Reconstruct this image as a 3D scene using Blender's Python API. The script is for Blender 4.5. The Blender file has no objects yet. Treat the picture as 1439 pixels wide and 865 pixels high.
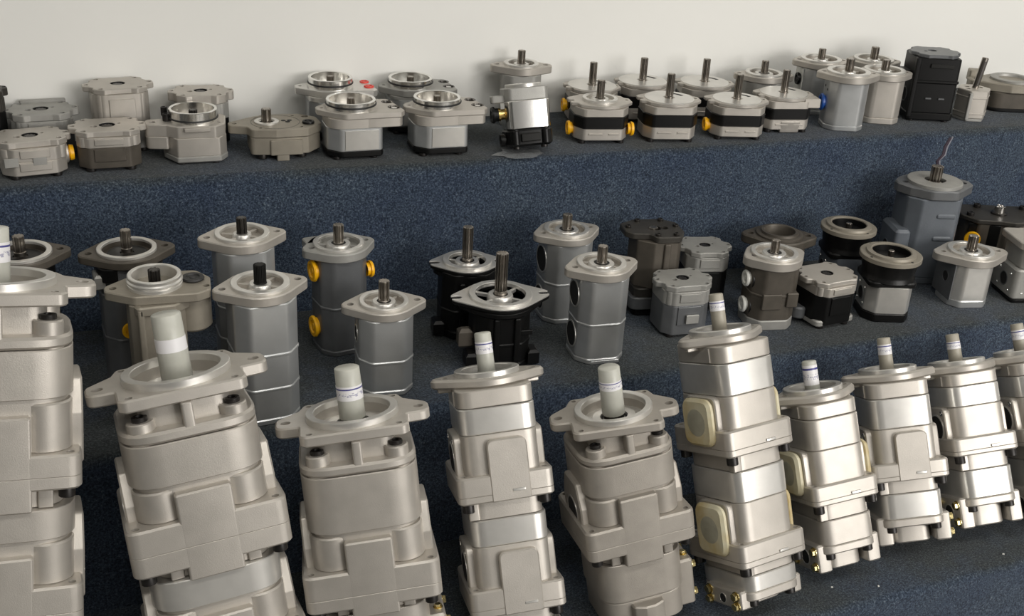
import bpy, math, random
from mathutils import Vector, Matrix
from mathutils.geometry import tessellate_polygon

random.seed(7)
scene = bpy.context.scene
COL = scene.collection

# ------------------------------------------------------------------ camera
CAMZ = 1.3424
def cam_axes(yaw, p, r):
    f = Vector((math.sin(yaw)*math.cos(p), math.cos(yaw)*math.cos(p), -math.sin(p)))
    rt = Vector((math.cos(yaw), -math.sin(yaw), 0)); dn = f.cross(rt)
    c, s = math.cos(r), math.sin(r)
    return c*rt+s*dn, -s*rt+c*dn, f
cr, cd_, cf = cam_axes(*[math.radians(a) for a in (23.13, 25.107, -3.208)])
cam_data = bpy.data.cameras.new('camera')
cam_data.sensor_width = 36.0
cam_data.lens = 1634.5*36/1439
cam_data.clip_start = 0.02
cam = bpy.data.objects.new('camera', cam_data)
COL.objects.link(cam)
mw = Matrix.Identity(4)
for i in range(3):
    mw[i][0], mw[i][1], mw[i][2] = cr[i], -cd_[i], -cf[i]
mw[2][3] = CAMZ
cam.matrix_world = mw
scene.camera = cam

# ------------------------------------------------------------------ world, view
world = bpy.data.worlds.new('world'); scene.world = world
world.use_nodes = True
bg = world.node_tree.nodes['Background']
bg.inputs[0].default_value = (1.0, 0.97, 0.92, 1); bg.inputs[1].default_value = 0.25
vs = scene.view_settings
vs.view_transform = 'Standard'; vs.look = 'None'; vs.gamma = 1.0
vs.use_curve_mapping = False
vs.exposure = 0.12

# unseen ceiling lamps, added for light; their bodies are built with the room
ADDED_LAMPS = [(0.3, 0.0, 2.68, 16), (2.3, 0.0, 2.68, 22), (4.0, 0.0, 2.68, 14), (0.3, -1.7, 2.68, 12), (2.3, -1.7, 2.68, 16), (-1.4, 0.0, 2.68, 10)]
for i, (x, y, z, en) in enumerate(ADDED_LAMPS):
    ld = bpy.data.lights.new('added_ceiling_light', 'AREA'); ld.shape = 'RECTANGLE'
    ld.size = 1.15; ld.size_y = 0.30; ld.energy = en; ld.color = (1.0, 0.97, 0.915)
    lo = bpy.data.objects.new('added_ceiling_light', ld); COL.objects.link(lo); lo.location = (x, y, z)

# light of an unseen window behind the camera, assumed from how faces are lit
wd = bpy.data.lights.new('assumed_window_light', 'AREA'); wd.shape = 'RECTANGLE'
wd.size = 3.0; wd.size_y = 1.5; wd.energy = 125; wd.color = (1.0, 0.965, 0.93)
wo_ = bpy.data.objects.new('assumed_window_light', wd); COL.objects.link(wo_)
wo_.location = (2.9, -2.93, 1.75); wo_.rotation_euler = (math.radians(90), 0, 0)

# ------------------------------------------------------------------ materials
MATS = {}
def mat(name, col, rough=.5, metal=0., bump=0., bscale=400., var=0., vscale=60., coat=0., sss=0., spec=None, dirt=None, trans=0.):
    m = bpy.data.materials.new(name); m.use_nodes = True
    nt = m.node_tree; b = nt.nodes['Principled BSDF']
    b.inputs['Base Color'].default_value = (*col, 1)
    b.inputs['Roughness'].default_value = rough
    b.inputs['Metallic'].default_value = metal
    if coat: b.inputs['Coat Weight'].default_value = coat; b.inputs['Coat Roughness'].default_value = .15
    if sss:
        b.inputs['Subsurface Weight'].default_value = sss; b.inputs['Subsurface Radius'].default_value = (.01, .01, .008)
    if trans: b.inputs['Transmission Weight'].default_value = trans
    if spec is not None: b.inputs['Specular IOR Level'].default_value = spec
    tc = nt.nodes.new('ShaderNodeTexCoord')
    if var or dirt:
        n = nt.nodes.new('ShaderNodeTexNoise'); n.inputs['Scale'].default_value = vscale; n.inputs['Detail'].default_value = 5
        nt.links.new(tc.outputs['Object'], n.inputs['Vector'])
        r = nt.nodes.new('ShaderNodeValToRGB')
        lo = dirt if dirt else tuple(c*(1-var) for c in col)
        hi = tuple(min(1, c*(1+var)) for c in col)
        r.color_ramp.elements[0].position = .3; r.color_ramp.elements[0].color = (*lo, 1)
        r.color_ramp.elements[1].position = .65; r.color_ramp.elements[1].color = (*hi, 1)
        nt.links.new(n.outputs['Fac'], r.inputs['Fac']); nt.links.new(r.outputs['Color'], b.inputs['Base Color'])
    if bump:
        n2 = nt.nodes.new('ShaderNodeTexNoise'); n2.inputs['Scale'].default_value = bscale; n2.inputs['Detail'].default_value = 3
        nt.links.new(tc.outputs['Object'], n2.inputs['Vector'])
        bp = nt.nodes.new('ShaderNodeBump'); bp.inputs['Strength'].default_value = bump; bp.inputs['Distance'].default_value = .001
        nt.links.new(n2.outputs['Fac'], bp.inputs['Height']); nt.links.new(bp.outputs['Normal'], b.inputs['Normal'])
    MATS[name] = m
    return m

mat('cast', (.385, .355, .315), .45, .5, .22, 900, .06, 40)
mat('castlight', (.485, .455, .412), .43, .62, .15, 900, .05, 40)
mat('machined', (.66, .645, .61), .30, .7, .05, 1200, .04, 50)
mat('polished', (.86, .85, .82), .20, 1.0, .02, 900, .03, 50)
mat('satin', (.47, .48, .48), .33, .65, .10, 900, .06, 30)
mat('greycast', (.33, .325, .305), .48, .45, .25, 800, .08, 40)
mat('khaki', (.27, .245, .20), .48, .4, .22, 800, .08, 40)
mat('brown', (.085, .074, .06), .5, .35, .2, 700, .15, 40)
mat('darkiron', (.05, .046, .04), .42, .45, .15, 700, .15, 40)
mat('bluegrey', (.105, .118, .135), .45, .1, .2, 300, .1, 30)
mat('darkgrey', (.13, .135, .14), .38, .35, .1, 600, .1, 30)
mat('black', (.004, .004, .004), .38, 0, .15, 500, spec=.28)
mat('blackmatte', (.010, .010, .009), .55, 0, .1, 500, spec=.25)
mat('bolt', (.022, .02, .019), .38, .5)
mat('hole_shade', (.006, .006, .006), .8)  # near-black colour standing in for the shade inside holes
mat('steel', (.34, .31, .275), .28, 1.0, .05, 800, .1, 90)
mat('darksteel', (.07, .065, .06), .35, .9)
mat('chrome', (.75, .73, .7), .15, 1.0)
mat('zinc', (.72, .60, .30), .25, 1.0)
mat('brass', (.78, .55, .20), .25, 1.0)
mat('yellow', (.84, .43, .005), .38, 0, 0, 1, .05, 60)
mat('red', (.62, .03, .015), .35)
mat('blue', (.012, .07, .30), .35)
mat('white', (.62, .62, .58), .4)
mat('cap', (.46, .46, .41), .38, 0, 0, 1, .06, 60, 0, .25)
mat('capdull', (.33, .305, .25), .45, 0, 0, 1, .08, 60)
mat('cream', (.58, .545, .40), .42, 0, .1, 300, 0, 22, 0, .15, None, (.40, .29, .10))
mat('creamdark', (.33, .32, .25), .5, 0, .1, 300, .1, 60)
mat('rubber', (.012, .012, .012), .5)
mat('seam', (.16, .15, .13), .6, .3)
mat('film', (.55, .57, .58), .25, 0, .4, 120, 0, 60, 0, 0, None, None, .6)

def wall_mat():
    m = mat('wall', (.76, .755, .72), .75, 0, .12, 60, .012, 2.5); return m
wall_mat()
mat('floorm', (.10, .098, .09), .5, 0, .05, 30, .08, 4)
mat('wallgrey', (.16, .16, .155), .8)
mat('ceilm', (.42, .42, .40), .8)
mat('lampframe', (.75, .75, .74), .4)

def carpet_mat():
    m = bpy.data.materials.new('carpet'); m.use_nodes = True; nt = m.node_tree; b = nt.nodes['Principled BSDF']
    tc = nt.nodes.new('ShaderNodeTexCoord')
    def noise(scale, det, rough=.6):
        n = nt.nodes.new('ShaderNodeTexNoise'); n.inputs['Scale'].default_value = scale; n.inputs['Detail'].default_value = det
        n.inputs['Roughness'].default_value = rough
        nt.links.new(tc.outputs['Object'], n.inputs['Vector']); return n
    def ramp(src, stops):
        r = nt.nodes.new('ShaderNodeValToRGB')
        e = r.color_ramp.elements
        while len(e) < len(stops): e.new(.5)
        for k, (p, c) in enumerate(stops): e[k].position = p; e[k].color = (*c, 1)
        nt.links.new(src, r.inputs['Fac']); return r
    def mix(fac, a, bb, typ='MIX'):
        x = nt.nodes.new('ShaderNodeMix'); x.data_type = 'RGBA'; x.blend_type = typ
        if isinstance(fac, float): x.inputs[0].default_value = fac
        else: nt.links.new(fac, x.inputs[0])
        nt.links.new(a, x.inputs[6]); nt.links.new(bb, x.inputs[7]); return x.outputs[2]
    fib = noise(330, 4, .75)
    r1 = ramp(fib.outputs['Fac'], [(.32, (.006, .009, .015)), (.48, (.030, .043, .068)), (.60, (.066, .092, .130)), (.74, (.22, .25, .28))])
    big = noise(9, 4)
    r2 = ramp(big.outputs['Fac'], [(.3, (.80, .82, .9)), (.7, (1.15, 1.12, 1.05))])
    c = mix(1.0, r1.outputs['Color'], r2.outputs['Color'], 'MULTIPLY')
    # dust worn into the upward-facing treads
    geo = nt.nodes.new('ShaderNodeNewGeometry'); sep = nt.nodes.new('ShaderNodeSeparateXYZ')
    nt.links.new(geo.outputs['True Normal'], sep.inputs[0])
    dn = noise(5.5, 5)
    rd = ramp(dn.outputs['Fac'], [(.36, (.25, .25, .25)), (.56, (.95, .95, .95))])
    mu = nt.nodes.new('ShaderNodeMath'); mu.operation = 'MULTIPLY'
    nt.links.new(sep.outputs['Z'], mu.inputs[0]); nt.links.new(rd.outputs['Color'], mu.inputs[1]); mu.use_clamp = True
    dust = ramp(fib.outputs['Fac'], [(.32, (.008, .010, .011)), (.52, (.032, .038, .040)), (.72, (.10, .11, .105))])
    c = mix(mu.outputs[0], c, dust.outputs['Color'])
    nt.links.new(c, b.inputs['Base Color'])
    b.inputs['Roughness'].default_value = .95; b.inputs['Specular IOR Level'].default_value = .1
    b.inputs['Sheen Weight'].default_value = .12; b.inputs['Sheen Roughness'].default_value = .5
    bp = nt.nodes.new('ShaderNodeBump'); bp.inputs['Strength'].default_value = .7; bp.inputs['Distance'].default_value = .002
    nt.links.new(fib.outputs['Fac'], bp.inputs['Height']); nt.links.new(bp.outputs['Normal'], b.inputs['Normal'])
    MATS['carpet'] = m
carpet_mat()

def label_mat():
    # white sticker: a dark blue line near one edge and small print marks across the middle
    m = bpy.data.materials.new('sticker'); m.use_nodes = True; nt = m.node_tree; b = nt.nodes['Principled BSDF']
    tc = nt.nodes.new('ShaderNodeTexCoord'); sep = nt.nodes.new('ShaderNodeSeparateXYZ')
    nt.links.new(tc.outputs['Generated'], sep.inputs[0])
    def rmp(src, stops):
        r = nt.nodes.new('ShaderNodeValToRGB'); r.color_ramp.interpolation = 'CONSTANT'; e = r.color_ramp.elements
        while len(e) < len(stops): e.new(.5)
        for k, (p, v) in enumerate(stops): e[k].position = p; e[k].color = (v, v, v, 1)
        nt.links.new(src, r.inputs['Fac']); return r.outputs['Color']
    line = rmp(sep.outputs['Z'], [(0, 0), (.76, 1), (.86, 0)])
    band = rmp(sep.outputs['Z'], [(0, 0), (.28, 1), (.56, 0)])
    n = nt.nodes.new('ShaderNodeTexNoise'); n.inputs['Scale'].default_value = 9; n.inputs['Detail'].default_value = 4
    nt.links.new(tc.outputs['Generated'], n.inputs['Vector'])
    pr = rmp(n.outputs['Fac'], [(0, 0), (.53, 1)])
    mu = nt.nodes.new('ShaderNodeMath'); mu.operation = 'MULTIPLY'
    nt.links.new(band, mu.inputs[0]); nt.links.new(pr, mu.inputs[1])
    mx = nt.nodes.new('ShaderNodeMath'); mx.operation = 'MAXIMUM'
    m2 = nt.nodes.new('ShaderNodeMath'); m2.operation = 'MULTIPLY'; m2.inputs[1].default_value = .55
    nt.links.new(mu.outputs[0], m2.inputs[0])
    nt.links.new(line, mx.inputs[0]); nt.links.new(m2.outputs[0], mx.inputs[1])
    x = nt.nodes.new('ShaderNodeMix'); x.data_type = 'RGBA'
    nt.links.new(mx.outputs[0], x.inputs[0]); x.inputs[6].default_value = (.72, .71, .72, 1); x.inputs[7].default_value = (.06, .06, .22, 1)
    nt.links.new(x.outputs[2], b.inputs['Base Color']); b.inputs['Roughness'].default_value = .4
    MATS['sticker'] = m
label_mat()

# ------------------------------------------------------------------ mesh helpers (all in millimetres)
def mesh_of(name, geo, m, sharp=32):
    v, f = geo
    me = bpy.data.meshes.new(name)
    me.from_pydata([(x*.001, y*.001, z*.001) for x, y, z in v], [], f)
    me.materials.append(MATS[m])
    me.polygons.foreach_set('use_smooth', [True]*len(me.polygons))
    me.set_sharp_from_angle(angle=math.radians(sharp))
    me.update()
    return me
def add(name, me, parent=None, loc=(0, 0, 0), d=None, spin=0.):
    o = bpy.data.objects.new(name, me); COL.objects.link(o)
    if parent is not None: o.parent = parent
    o.location = [c*.001 for c in loc]
    if d is not None:
        q = Vector((0, 0, 1)).rotation_difference(Vector(d).normalized())
        if spin: q = q @ Matrix.Rotation(spin, 3, 'Z').to_quaternion()
        o.rotation_euler = q.to_euler()
    return o
CACHE = {}
def cached(key, fn):
    if key not in CACHE: CACHE[key] = fn()
    return CACHE[key]
def join(*gs):
    V, F = [], []
    for v, f in gs:
        b = len(V); V += list(v); F += [tuple(i+b for i in q) for q in f]
    return V, F
def xf(g, mtx):
    return [tuple(mtx @ Vector(p)) for p in g[0]], g[1]
def shift(g, x=0, y=0, z=0):
    return [(a+x, b+y, c+z) for a, b, c in g[0]], g[1]
def area2(o):
    return sum(o[i][0]*o[(i+1) % len(o)][1]-o[(i+1) % len(o)][0]*o[i][1] for i in range(len(o)))
def ccw(o):
    return list(o) if area2(o) > 0 else list(reversed(o))
def inset(o, c):
    n = len(o); r = []
    for i in range(n):
        p, q, s = Vector(o[i-1]), Vector(o[i]), Vector(o[(i+1) % n])
        a = (q-p); b = (s-q)
        if a.length < 1e-6 or b.length < 1e-6: r.append(o[i]); continue
        a.normalize(); b.normalize()
        n1 = Vector((-a.y, a.x)); n2 = Vector((-b.y, b.x))
        k = max(.35, 1+n1.dot(n2))
        w = q+(n1+n2)*(c/k); r.append((w.x, w.y))
    return r
def circ(r, n=24, cx=0, cy=0):
    return [(cx+r*math.cos(2*math.pi*i/n), cy+r*math.sin(2*math.pi*i/n)) for i in range(n)]
def fillet(pts, r, n=4):
    pts = ccw(pts); out = []; N = len(pts)
    for i in range(N):
        p, q, s = Vector(pts[i-1][:2]), Vector(pts[i][:2]), Vector(pts[(i+1) % N][:2])
        rr = pts[i][2] if len(pts[i]) > 2 else r
        a = (p-q); b = (s-q); la, lb = a.length, b.length
        a.normalize(); b.normalize()
        ang = math.acos(max(-1, min(1, a.dot(b))))
        if rr <= 0 or ang > 3.1: out.append((q.x, q.y)); continue
        t = min(rr/math.tan(ang/2), la*.48, lb*.48)
        p0, p1 = q+a*t, q+b*t
        for k in range(n+1):
            u = k/n
            w = p0*(1-u)**2+q*2*u*(1-u)+p1*u*u
            out.append((w.x, w.y))
    return out
def rrect(w, d, r, cx=0, cy=0, n=4):
    return fillet([(cx-w/2, cy-d/2), (cx+w/2, cy-d/2), (cx+w/2, cy+d/2), (cx-w/2, cy+d/2)], r, n)
def hull(cs, n=28):
    pts = sorted(set((round(x, 4), round(y, 4)) for cx, cy, r in cs for x, y in circ(r, n, cx, cy)))
    def half(ps):
        h = []
        for p in ps:
            while len(h) > 1 and (h[-1][0]-h[-2][0])*(p[1]-h[-2][1])-(h[-1][1]-h[-2][1])*(p[0]-h[-2][0]) <= 0: h.pop()
            h.append(p)
        return h
    a, b = half(pts), half(pts[::-1])
    return a[:-1]+b[:-1]
def slot(o, side, w, depth):
    # cut a U slot of width w into the ear at +x / -x
    xm = max(p[0]*side for p in o)
    keep = [p for p in o if not (abs(p[1]) < w/2 and p[0]*side > 0)]
    ins = [(side*(xm-1.5), side*-w/2)]+[(side*(xm-depth-w/2*math.sin(t)), side*-w/2*math.cos(t)) for t in [k*math.pi/6 for k in range(7)]]+[(side*(xm-1.5), side*w/2)]
    idx = max(range(len(keep)), key=lambda i: (keep[i][0]*side > 0 and keep[i][1]*side < 0, keep[i][1]*side if keep[i][0]*side > 0 and keep[i][1]*side < 0 else -1e9))
    return keep[:idx+1]+ins+keep[idx+1:]
def prism(o, z0, z1, c=1.0, holes=(), taper=1.0):
    o = ccw(o); V, F = [], []
    n = len(o)
    cb, ct = c if isinstance(c, tuple) else (c, c)
    cb = min(cb, (z1-z0)*.45); ct = min(ct, (z1-z0)*.45)
    levels = [(inset(o, cb), z0), (o, z0+cb), (o, z1-ct), (inset(o, ct), z1)] if cb > 0 and ct > 0 else [(o, z0), (o, z1)]
    for lo, z in levels:
        s = taper+(1-taper)*((z-z0)/(z1-z0))
        V += [(x*s, y*s, z) for x, y in lo]
    for k in range(len(levels)-1):
        for i in range(n):
            j = (i+1) % n
            F.append((k*n+i, k*n+j, (k+1)*n+j, (k+1)*n+i))
    def capf(base, z, up, hs):
        loops = [[Vector((V[base+i][0], V[base+i][1], 0)) for i in range(n)]]; idx = [base+i for i in range(n)]
        for st, cnt in hs:
            loops.append([Vector((V[st+i][0], V[st+i][1], 0)) for i in range(cnt)]); idx += [st+i for i in range(cnt)]
        for t in tessellate_polygon(loops):
            a, b, d = [idx[i] for i in t]
            cr_ = (V[b][0]-V[a][0])*(V[d][1]-V[a][1])-(V[b][1]-V[a][1])*(V[d][0]-V[a][0])
            F.append((a, b, d) if (cr_ > 0) == up else (a, d, b))
    tops, bots = [], []
    for h in holes:
        hx, hy, hr = h[:3]; dep = h[3] if len(h) > 3 else None; hn = 20 if hr > 10 else 12
        zt = z1; zb = z0 if dep is None else z1-dep
        st = len(V); cc = circ(hr, hn, hx, hy)
        V += [(x, y, zt) for x, y in cc]; sb = len(V); V += [(x, y, zb) for x, y in cc]
        for i in range(hn):
            j = (i+1) % hn; F.append((st+j, st+i, sb+i, sb+j))
        tops.append((st, hn))
        if dep is None: bots.append((sb, hn))
        else: F.append(tuple(sb+i for i in range(hn)))
    capf((len(levels)-1)*n, z1, True, tops); capf(0, z0, False, bots)
    return V, F
def lathe(prof, n=28, cx=0, cy=0):
    V, F, rings = [], [], []
    for r, z in prof:
        if r < 1e-6: rings.append((len(V), 1)); V.append((cx, cy, z))
        else:
            rings.append((len(V), n)); V += [(cx+r*math.cos(2*math.pi*i/n), cy+r*math.sin(2*math.pi*i/n), z) for i in range(n)]
    for (a, na), (b, nb) in zip(rings, rings[1:]):
        for i in range(n):
            j = (i+1) % n
            if na == 1 and nb == 1: continue
            if na == 1: F.append((a, b+j, b+i))
            elif nb == 1: F.append((a+i, a+j, b))
            else: F.append((a+i, a+j, b+j, b+i))
    return V, F
def box(x0, x1, y0, y1, z0, z1, c=1.0):
    return prism([(x0, y0), (x1, y0), (x1, y1), (x0, y1)], z0, z1, c)
def spl(r, teeth, dep=.22):
    o = []
    for k in range(teeth):
        for u, rr in ((0, 1-dep), (.22, 1-dep), (.36, 1), (.86, 1)):
            t = 2*math.pi*(k+u)/teeth; o.append((r*rr*math.cos(t), r*rr*math.sin(t)))
    return o
def cyl(r, z0, z1, n=20, c=.6):
    return lathe([(0, z0), (r-c, z0), (r, z0+c), (r, z1-c), (r-c, z1), (0, z1)], n)

DIR = {'L': (-1, 0, 0), 'R': (1, 0, 0), 'F': (0, -1, 0), 'B': (0, 1, 0), 'U': (0, 0, 1), 'D': (0, 0, -1)}

# ------------------------------------------------------------------ tagging
def tag(o, label, cat, group=None, kind=None):
    if label: o['label'] = label
    if cat: o['category'] = cat
    if group: o['group'] = group
    if kind: o['kind'] = kind
    return o
ROWG = {1: 'pumps on the top step', 2: 'pumps on the middle step', 3: 'tandem pumps on the bottom step'}
STEPZ = {1: .7352, 2: .4901, 3: .2451}
CARPET_T = 0.0
def pump(row, label, X, Y, spin=0., name='gear_pump'):
    e = bpy.data.objects.new(name, None); COL.objects.link(e)
    e.empty_display_size = .03
    e.location = (X, Y, STEPZ[row]); e.rotation_euler = (0, 0, math.radians(spin))
    tag(e, label, 'pump', ROWG[row])
    return e
def part(p, name, geo, m, loc=(0, 0, 0), d=None, sharp=32, spin=0., label=None):
    o = add(name, mesh_of(name, geo, m, sharp), p, loc, d, spin)
    if label: o['label'] = label
    return o

# ------------------------------------------------------------------ shared small parts
def cap_screw(p, loc, r=5, h=6, d='U', m='bolt', name='bolt'):
    key = ('cs', r, h, m)
    me = cached(key, lambda: mesh_of('bolt', join(lathe([(r*.98, 0), (r, .5), (r, h-.6), (r-.6, h), (r*.55, h), (r*.5, h-h*.45), (0, h-h*.45)], 14)), m))
    return add(name, me, p, loc, DIR.get(d, d))
def hex_bolt(p, loc, r=6, h=5, d='U', m='zinc', name='bolt'):
    key = ('hb', r, h, m)
    me = cached(key, lambda: mesh_of('bolt', join(lathe([(0, -.2), (r*1.25, -.2), (r*1.25, 1), (0, 1)], 16), prism(circ(r, 6), 1, h, .7)), m))
    return add(name, me, p, loc, DIR.get(d, d))
def plug(p, loc, d, r=11, h=7, m='yellow', label=None):
    key = ('plug', r, h, m)
    me = cached(key, lambda: mesh_of('port_plug', lathe([(r*.8, -2), (r*.8, h*.45), (r, h*.45), (r*1.02, h*.7), (r*.94, h), (r*.62, h), (r*.55, h*.72), (r*.3, h*.72), (r*.26, h*.9), (0, h*.9)], 24), m))
    o = add('port_plug', me, p, loc, DIR.get(d, d))
    if label: o['label'] = label
    return o
def bore(p, loc, d, r=11, name='port_bore', dep=2, m='hole_shade', rim='machined'):
    # a port: thin machined rim and a near-flat disc whose dark colour gives the bore's shade
    me = cached(('bore', r, rim), lambda: mesh_of('port_rim', lathe([(r*1.12, -.3), (r*1.12, .5), (r*1.0, .7), (r*.96, .1)], 24), rim))
    o = add('port_rim', me, p, loc, DIR.get(d, d))
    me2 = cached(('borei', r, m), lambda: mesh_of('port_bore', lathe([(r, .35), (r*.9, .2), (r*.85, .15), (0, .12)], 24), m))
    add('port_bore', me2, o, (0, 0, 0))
    return o
def shaft(p, r, z0, z1, teeth=11, plain=.25, m='steel', loc=(0, 0, 0), d=None):
    zs = z0+(z1-z0)*plain
    key = ('shaft', r, z0, z1, teeth, plain, m)
    me = cached(key, lambda: mesh_of('drive_shaft', join(lathe([(r*1.05, z0-3), (r*1.05, zs-.8), (r*.95, zs), (0, zs)], 22), prism(spl(r, teeth), zs-.5, z1, 1.0)), m, 25))
    return add('drive_shaft', me, p, loc, d)
def pilot(p, z, r, rin, h=4, dep=7, boss=0, m='machined', inm=None, bossh=0, name='pilot_ring', oring=False):
    prof = [(r, z-1), (r, z+h-.8), (r-.8, z+h), (rin+.8, z+h), (rin, z+h-.8), (rin, z-dep)]
    if boss: prof += [(boss+2, z-dep), (boss, z+bossh-.8), (boss-.8, z+bossh), (boss*.62, z+bossh), (boss*.6, z-dep)]
    prof += [(0, z-dep)]
    o = part(p, name, lathe(prof, 40), m)
    if inm:
        part(o, 'seal', lathe([(rin*.92, z-dep+.4), (rin*.5, z-dep+.9), (0, z-dep+.9)], 32), inm)
    if oring:
        part(o, 'o_ring', lathe([(r+.2, z+.5), (r+1.6, z+1.0), (r+2.0, z+2.0), (r+1.6, z+3.0), (r+.2, z+3.5)], 40), 'rubber')
    return o

def lobes(R, ry, angs, notch=.84, hw=11, r=5):
    pts = []
    for i, a in enumerate(angs):
        b = angs[(i+1) % len(angs)]
        if b <= a: b += 360
        for t in (a-hw, a+hw): pts.append((R*math.cos(math.radians(t)), ry*math.sin(math.radians(t))))
        g = b-a
        if g > 2*hw+18:
            k = notch
            for t in (a+hw+8, b-hw-8): pts.append((k*R*math.cos(math.radians(t)), k*ry*math.sin(math.radians(t))))
    return fillet(pts, r, 3)

# ---- family: lobed cover-plate pumps with no outer shaft
def lobed(p, H, R, ry=None, pt=11, uh=16, mats=('castlight', 'castlight', 'brown'), angs=(0, 52, 128, 180, 232, 308), notch=.86, pad=True, foot=6, keyhole=True, bw=.80):
    ry = ry or R*.92
    o = lobes(R, ry, angs, notch)
    hs = [(R*.87*math.cos(math.radians(a)), ry*.87*math.sin(math.radians(a)), R*.068, 6) for a in angs]
    hs += [(0, 0, R*.21, 9)]
    if keyhole: hs += [(-R*.33, -ry*.14, R*.085, 5), (R*.30, ry*.10, R*.05, 4)]
    pl = part(p, 'cover_plate', prism(o, H-pt, H, 1.2, hs), mats[0])
    part(pl, 'bore_shade', lathe([(R*.2, H-.6), (R*.2, H-8.8), (0, H-8.8)], 20), 'hole_shade')  # dark cup added so the bore's shade is in its colour
    part(pl, 'splined_socket', prism(spl(R*.15, 9, .2), H-9, H-1.5, .4), 'darksteel')
    bo = fillet([(-R*bw, -ry*.52), (-R*.52, -ry*.86), (R*.52, -ry*.86), (R*bw, -ry*.52), (R*bw, ry*.52), (R*.52, ry*.86), (-R*.52, ry*.86), (-R*bw, ry*.52)], 8, 3)
    zb = H-pt-uh
    part(p, 'upper_housing', prism(bo, zb, H-pt, .8), mats[1])
    for a in angs:
        if abs(math.sin(math.radians(a))) > .3:
            x, y = R*.87*math.cos(math.radians(a)), ry*.80*math.sin(math.radians(a))
            cc = cached(('lug', round(R), uh, mats[1]), lambda: mesh_of('bolt_lug', cyl(R*.15, -uh, 0, 14, .6), mats[1]))
            add('bolt_lug', cc, p, (x, y, H-pt))
    bo2 = [(x*.99, y*.99) for x, y in bo]
    lo = part(p, 'lower_housing', prism(bo2, foot, zb, 1.2), mats[2])
    if pad:
        part(p, 'name_pad', prism(rrect(R*.72, 3.4, 1.2, 0, -ry*.86-.4), zb+uh*.28, H-pt-uh*.12, .6), mats[1])
        part(lo, 'name_pad', prism(rrect(R*.78, 3, 1.2, 0, -ry*.86-.2), foot+(zb-foot)*.35, zb-2, .6), mats[2])
    for sx in (-1, 1):
        for sy in (-1, 1):
            cap_screw(p, (sx*R*.5, sy*ry*.62, foot+.4), R*.13, foot+.4, 'D')
    return p

# ---- family: ring-spigot pumps with an offset flange and two cored holes
def ringed(p, H, rr, xl, xr, plugs=None, ring_h=14, fl=10, blk=24, body=(91, 86), base='black', mats=('castlight', 'satin'), tilt=0):
    zf = H-ring_h
    o = fillet([(-xl, -7, 6), (-rr*.9, -rr*.72), (-rr*.45, -rr*1.08, 14), (xr-8, -rr*1.05, 5), (xr, -rr*.82, 5), (xr*.86, rr*.92, 8), (rr*.2, rr*1.08, 14), (-rr*.8, rr*.8), (-xl, 9, 6)], 10, 4)
    hx = [(xr*.80, rr*.48, rr*.20, 8), (xr*.84, -rr*.36, rr*.22, 8), (-xl+9, 1, 3.2, 8)]
    fp = part(p, 'mounting_flange', prism(o, zf-fl, zf, 1.2, hx), mats[0])
    part(p, 'port_block', prism(fillet([(rr*.35, -rr*1.0), (xr-9, -rr*1.0), (xr-3, -rr*.8), (xr*.82, rr*.85), (rr*.35, rr*.95)], 6, 3), zf-blk, zf-fl+.3, 1.0), mats[0])
    pilot(p, zf, rr, rr-5.5, ring_h, 10, 0, 'polished', None, 0, 'spigot_ring', oring=False)
    part(p, 'o_ring', lathe([(rr+.1, zf+5), (rr+1.3, zf+5.5), (rr+1.5, zf+6.6), (rr+1.3, zf+7.6), (rr+.1, zf+8.2)], 40), 'rubber')
    shaft(p, 6.5, zf-9, H+1, 9, .1)
    for i, (x, y, r, dd) in enumerate(hx[:2]):
        if plugs: plug(p, (x, y, zf-2), 'U', r*1.05, 4, plugs)
        else:
            part(fp, 'seal_ring', lathe([(r*.9, zf-4), (r*1.02, zf+.2), (r*1.15, zf+.5), (r*1.25, zf+.1)], 20, x, y), 'darksteel')
            if i: part(fp, 'passage_plug', lathe([(r*.55, zf-6), (r*.55, zf-1), (0, zf-1)], 14, x, y), 'machined')
    w, d = body
    zb = 15
    part(p, 'upper_housing', prism(rrect(w*.98, d*.98, 26), zf-blk, zf-fl+.2, .5), mats[0])
    bo = fillet([(-w/2, -d*.26), (-w*.28, -d/2), (w*.46, -d/2, 7), (w/2, -d*.40, 7), (w/2, d*.3), (w*.25, d/2), (-w*.25, d/2), (-w/2, d*.26)], 12, 4)
    part(p, 'gear_housing', prism(bo, zb, zf-blk, .8), mats[1])
    part(p, 'machined_face', prism(rrect(w*.62, 2.4, .8, w*.10, -d/2-.4), zb+2, zf-blk-3, .5), 'machined')
    part(p, 'end_cover', prism([(x*1.02, y*1.02) for x, y in bo], 5, zb, 1.5), base)
    for sx in (-1, 1):
        for sy in (-1, 1): cap_screw(p, (sx*w*.34, sy*d*.36, 5.5), 6.5, 5.5, 'D')

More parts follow.
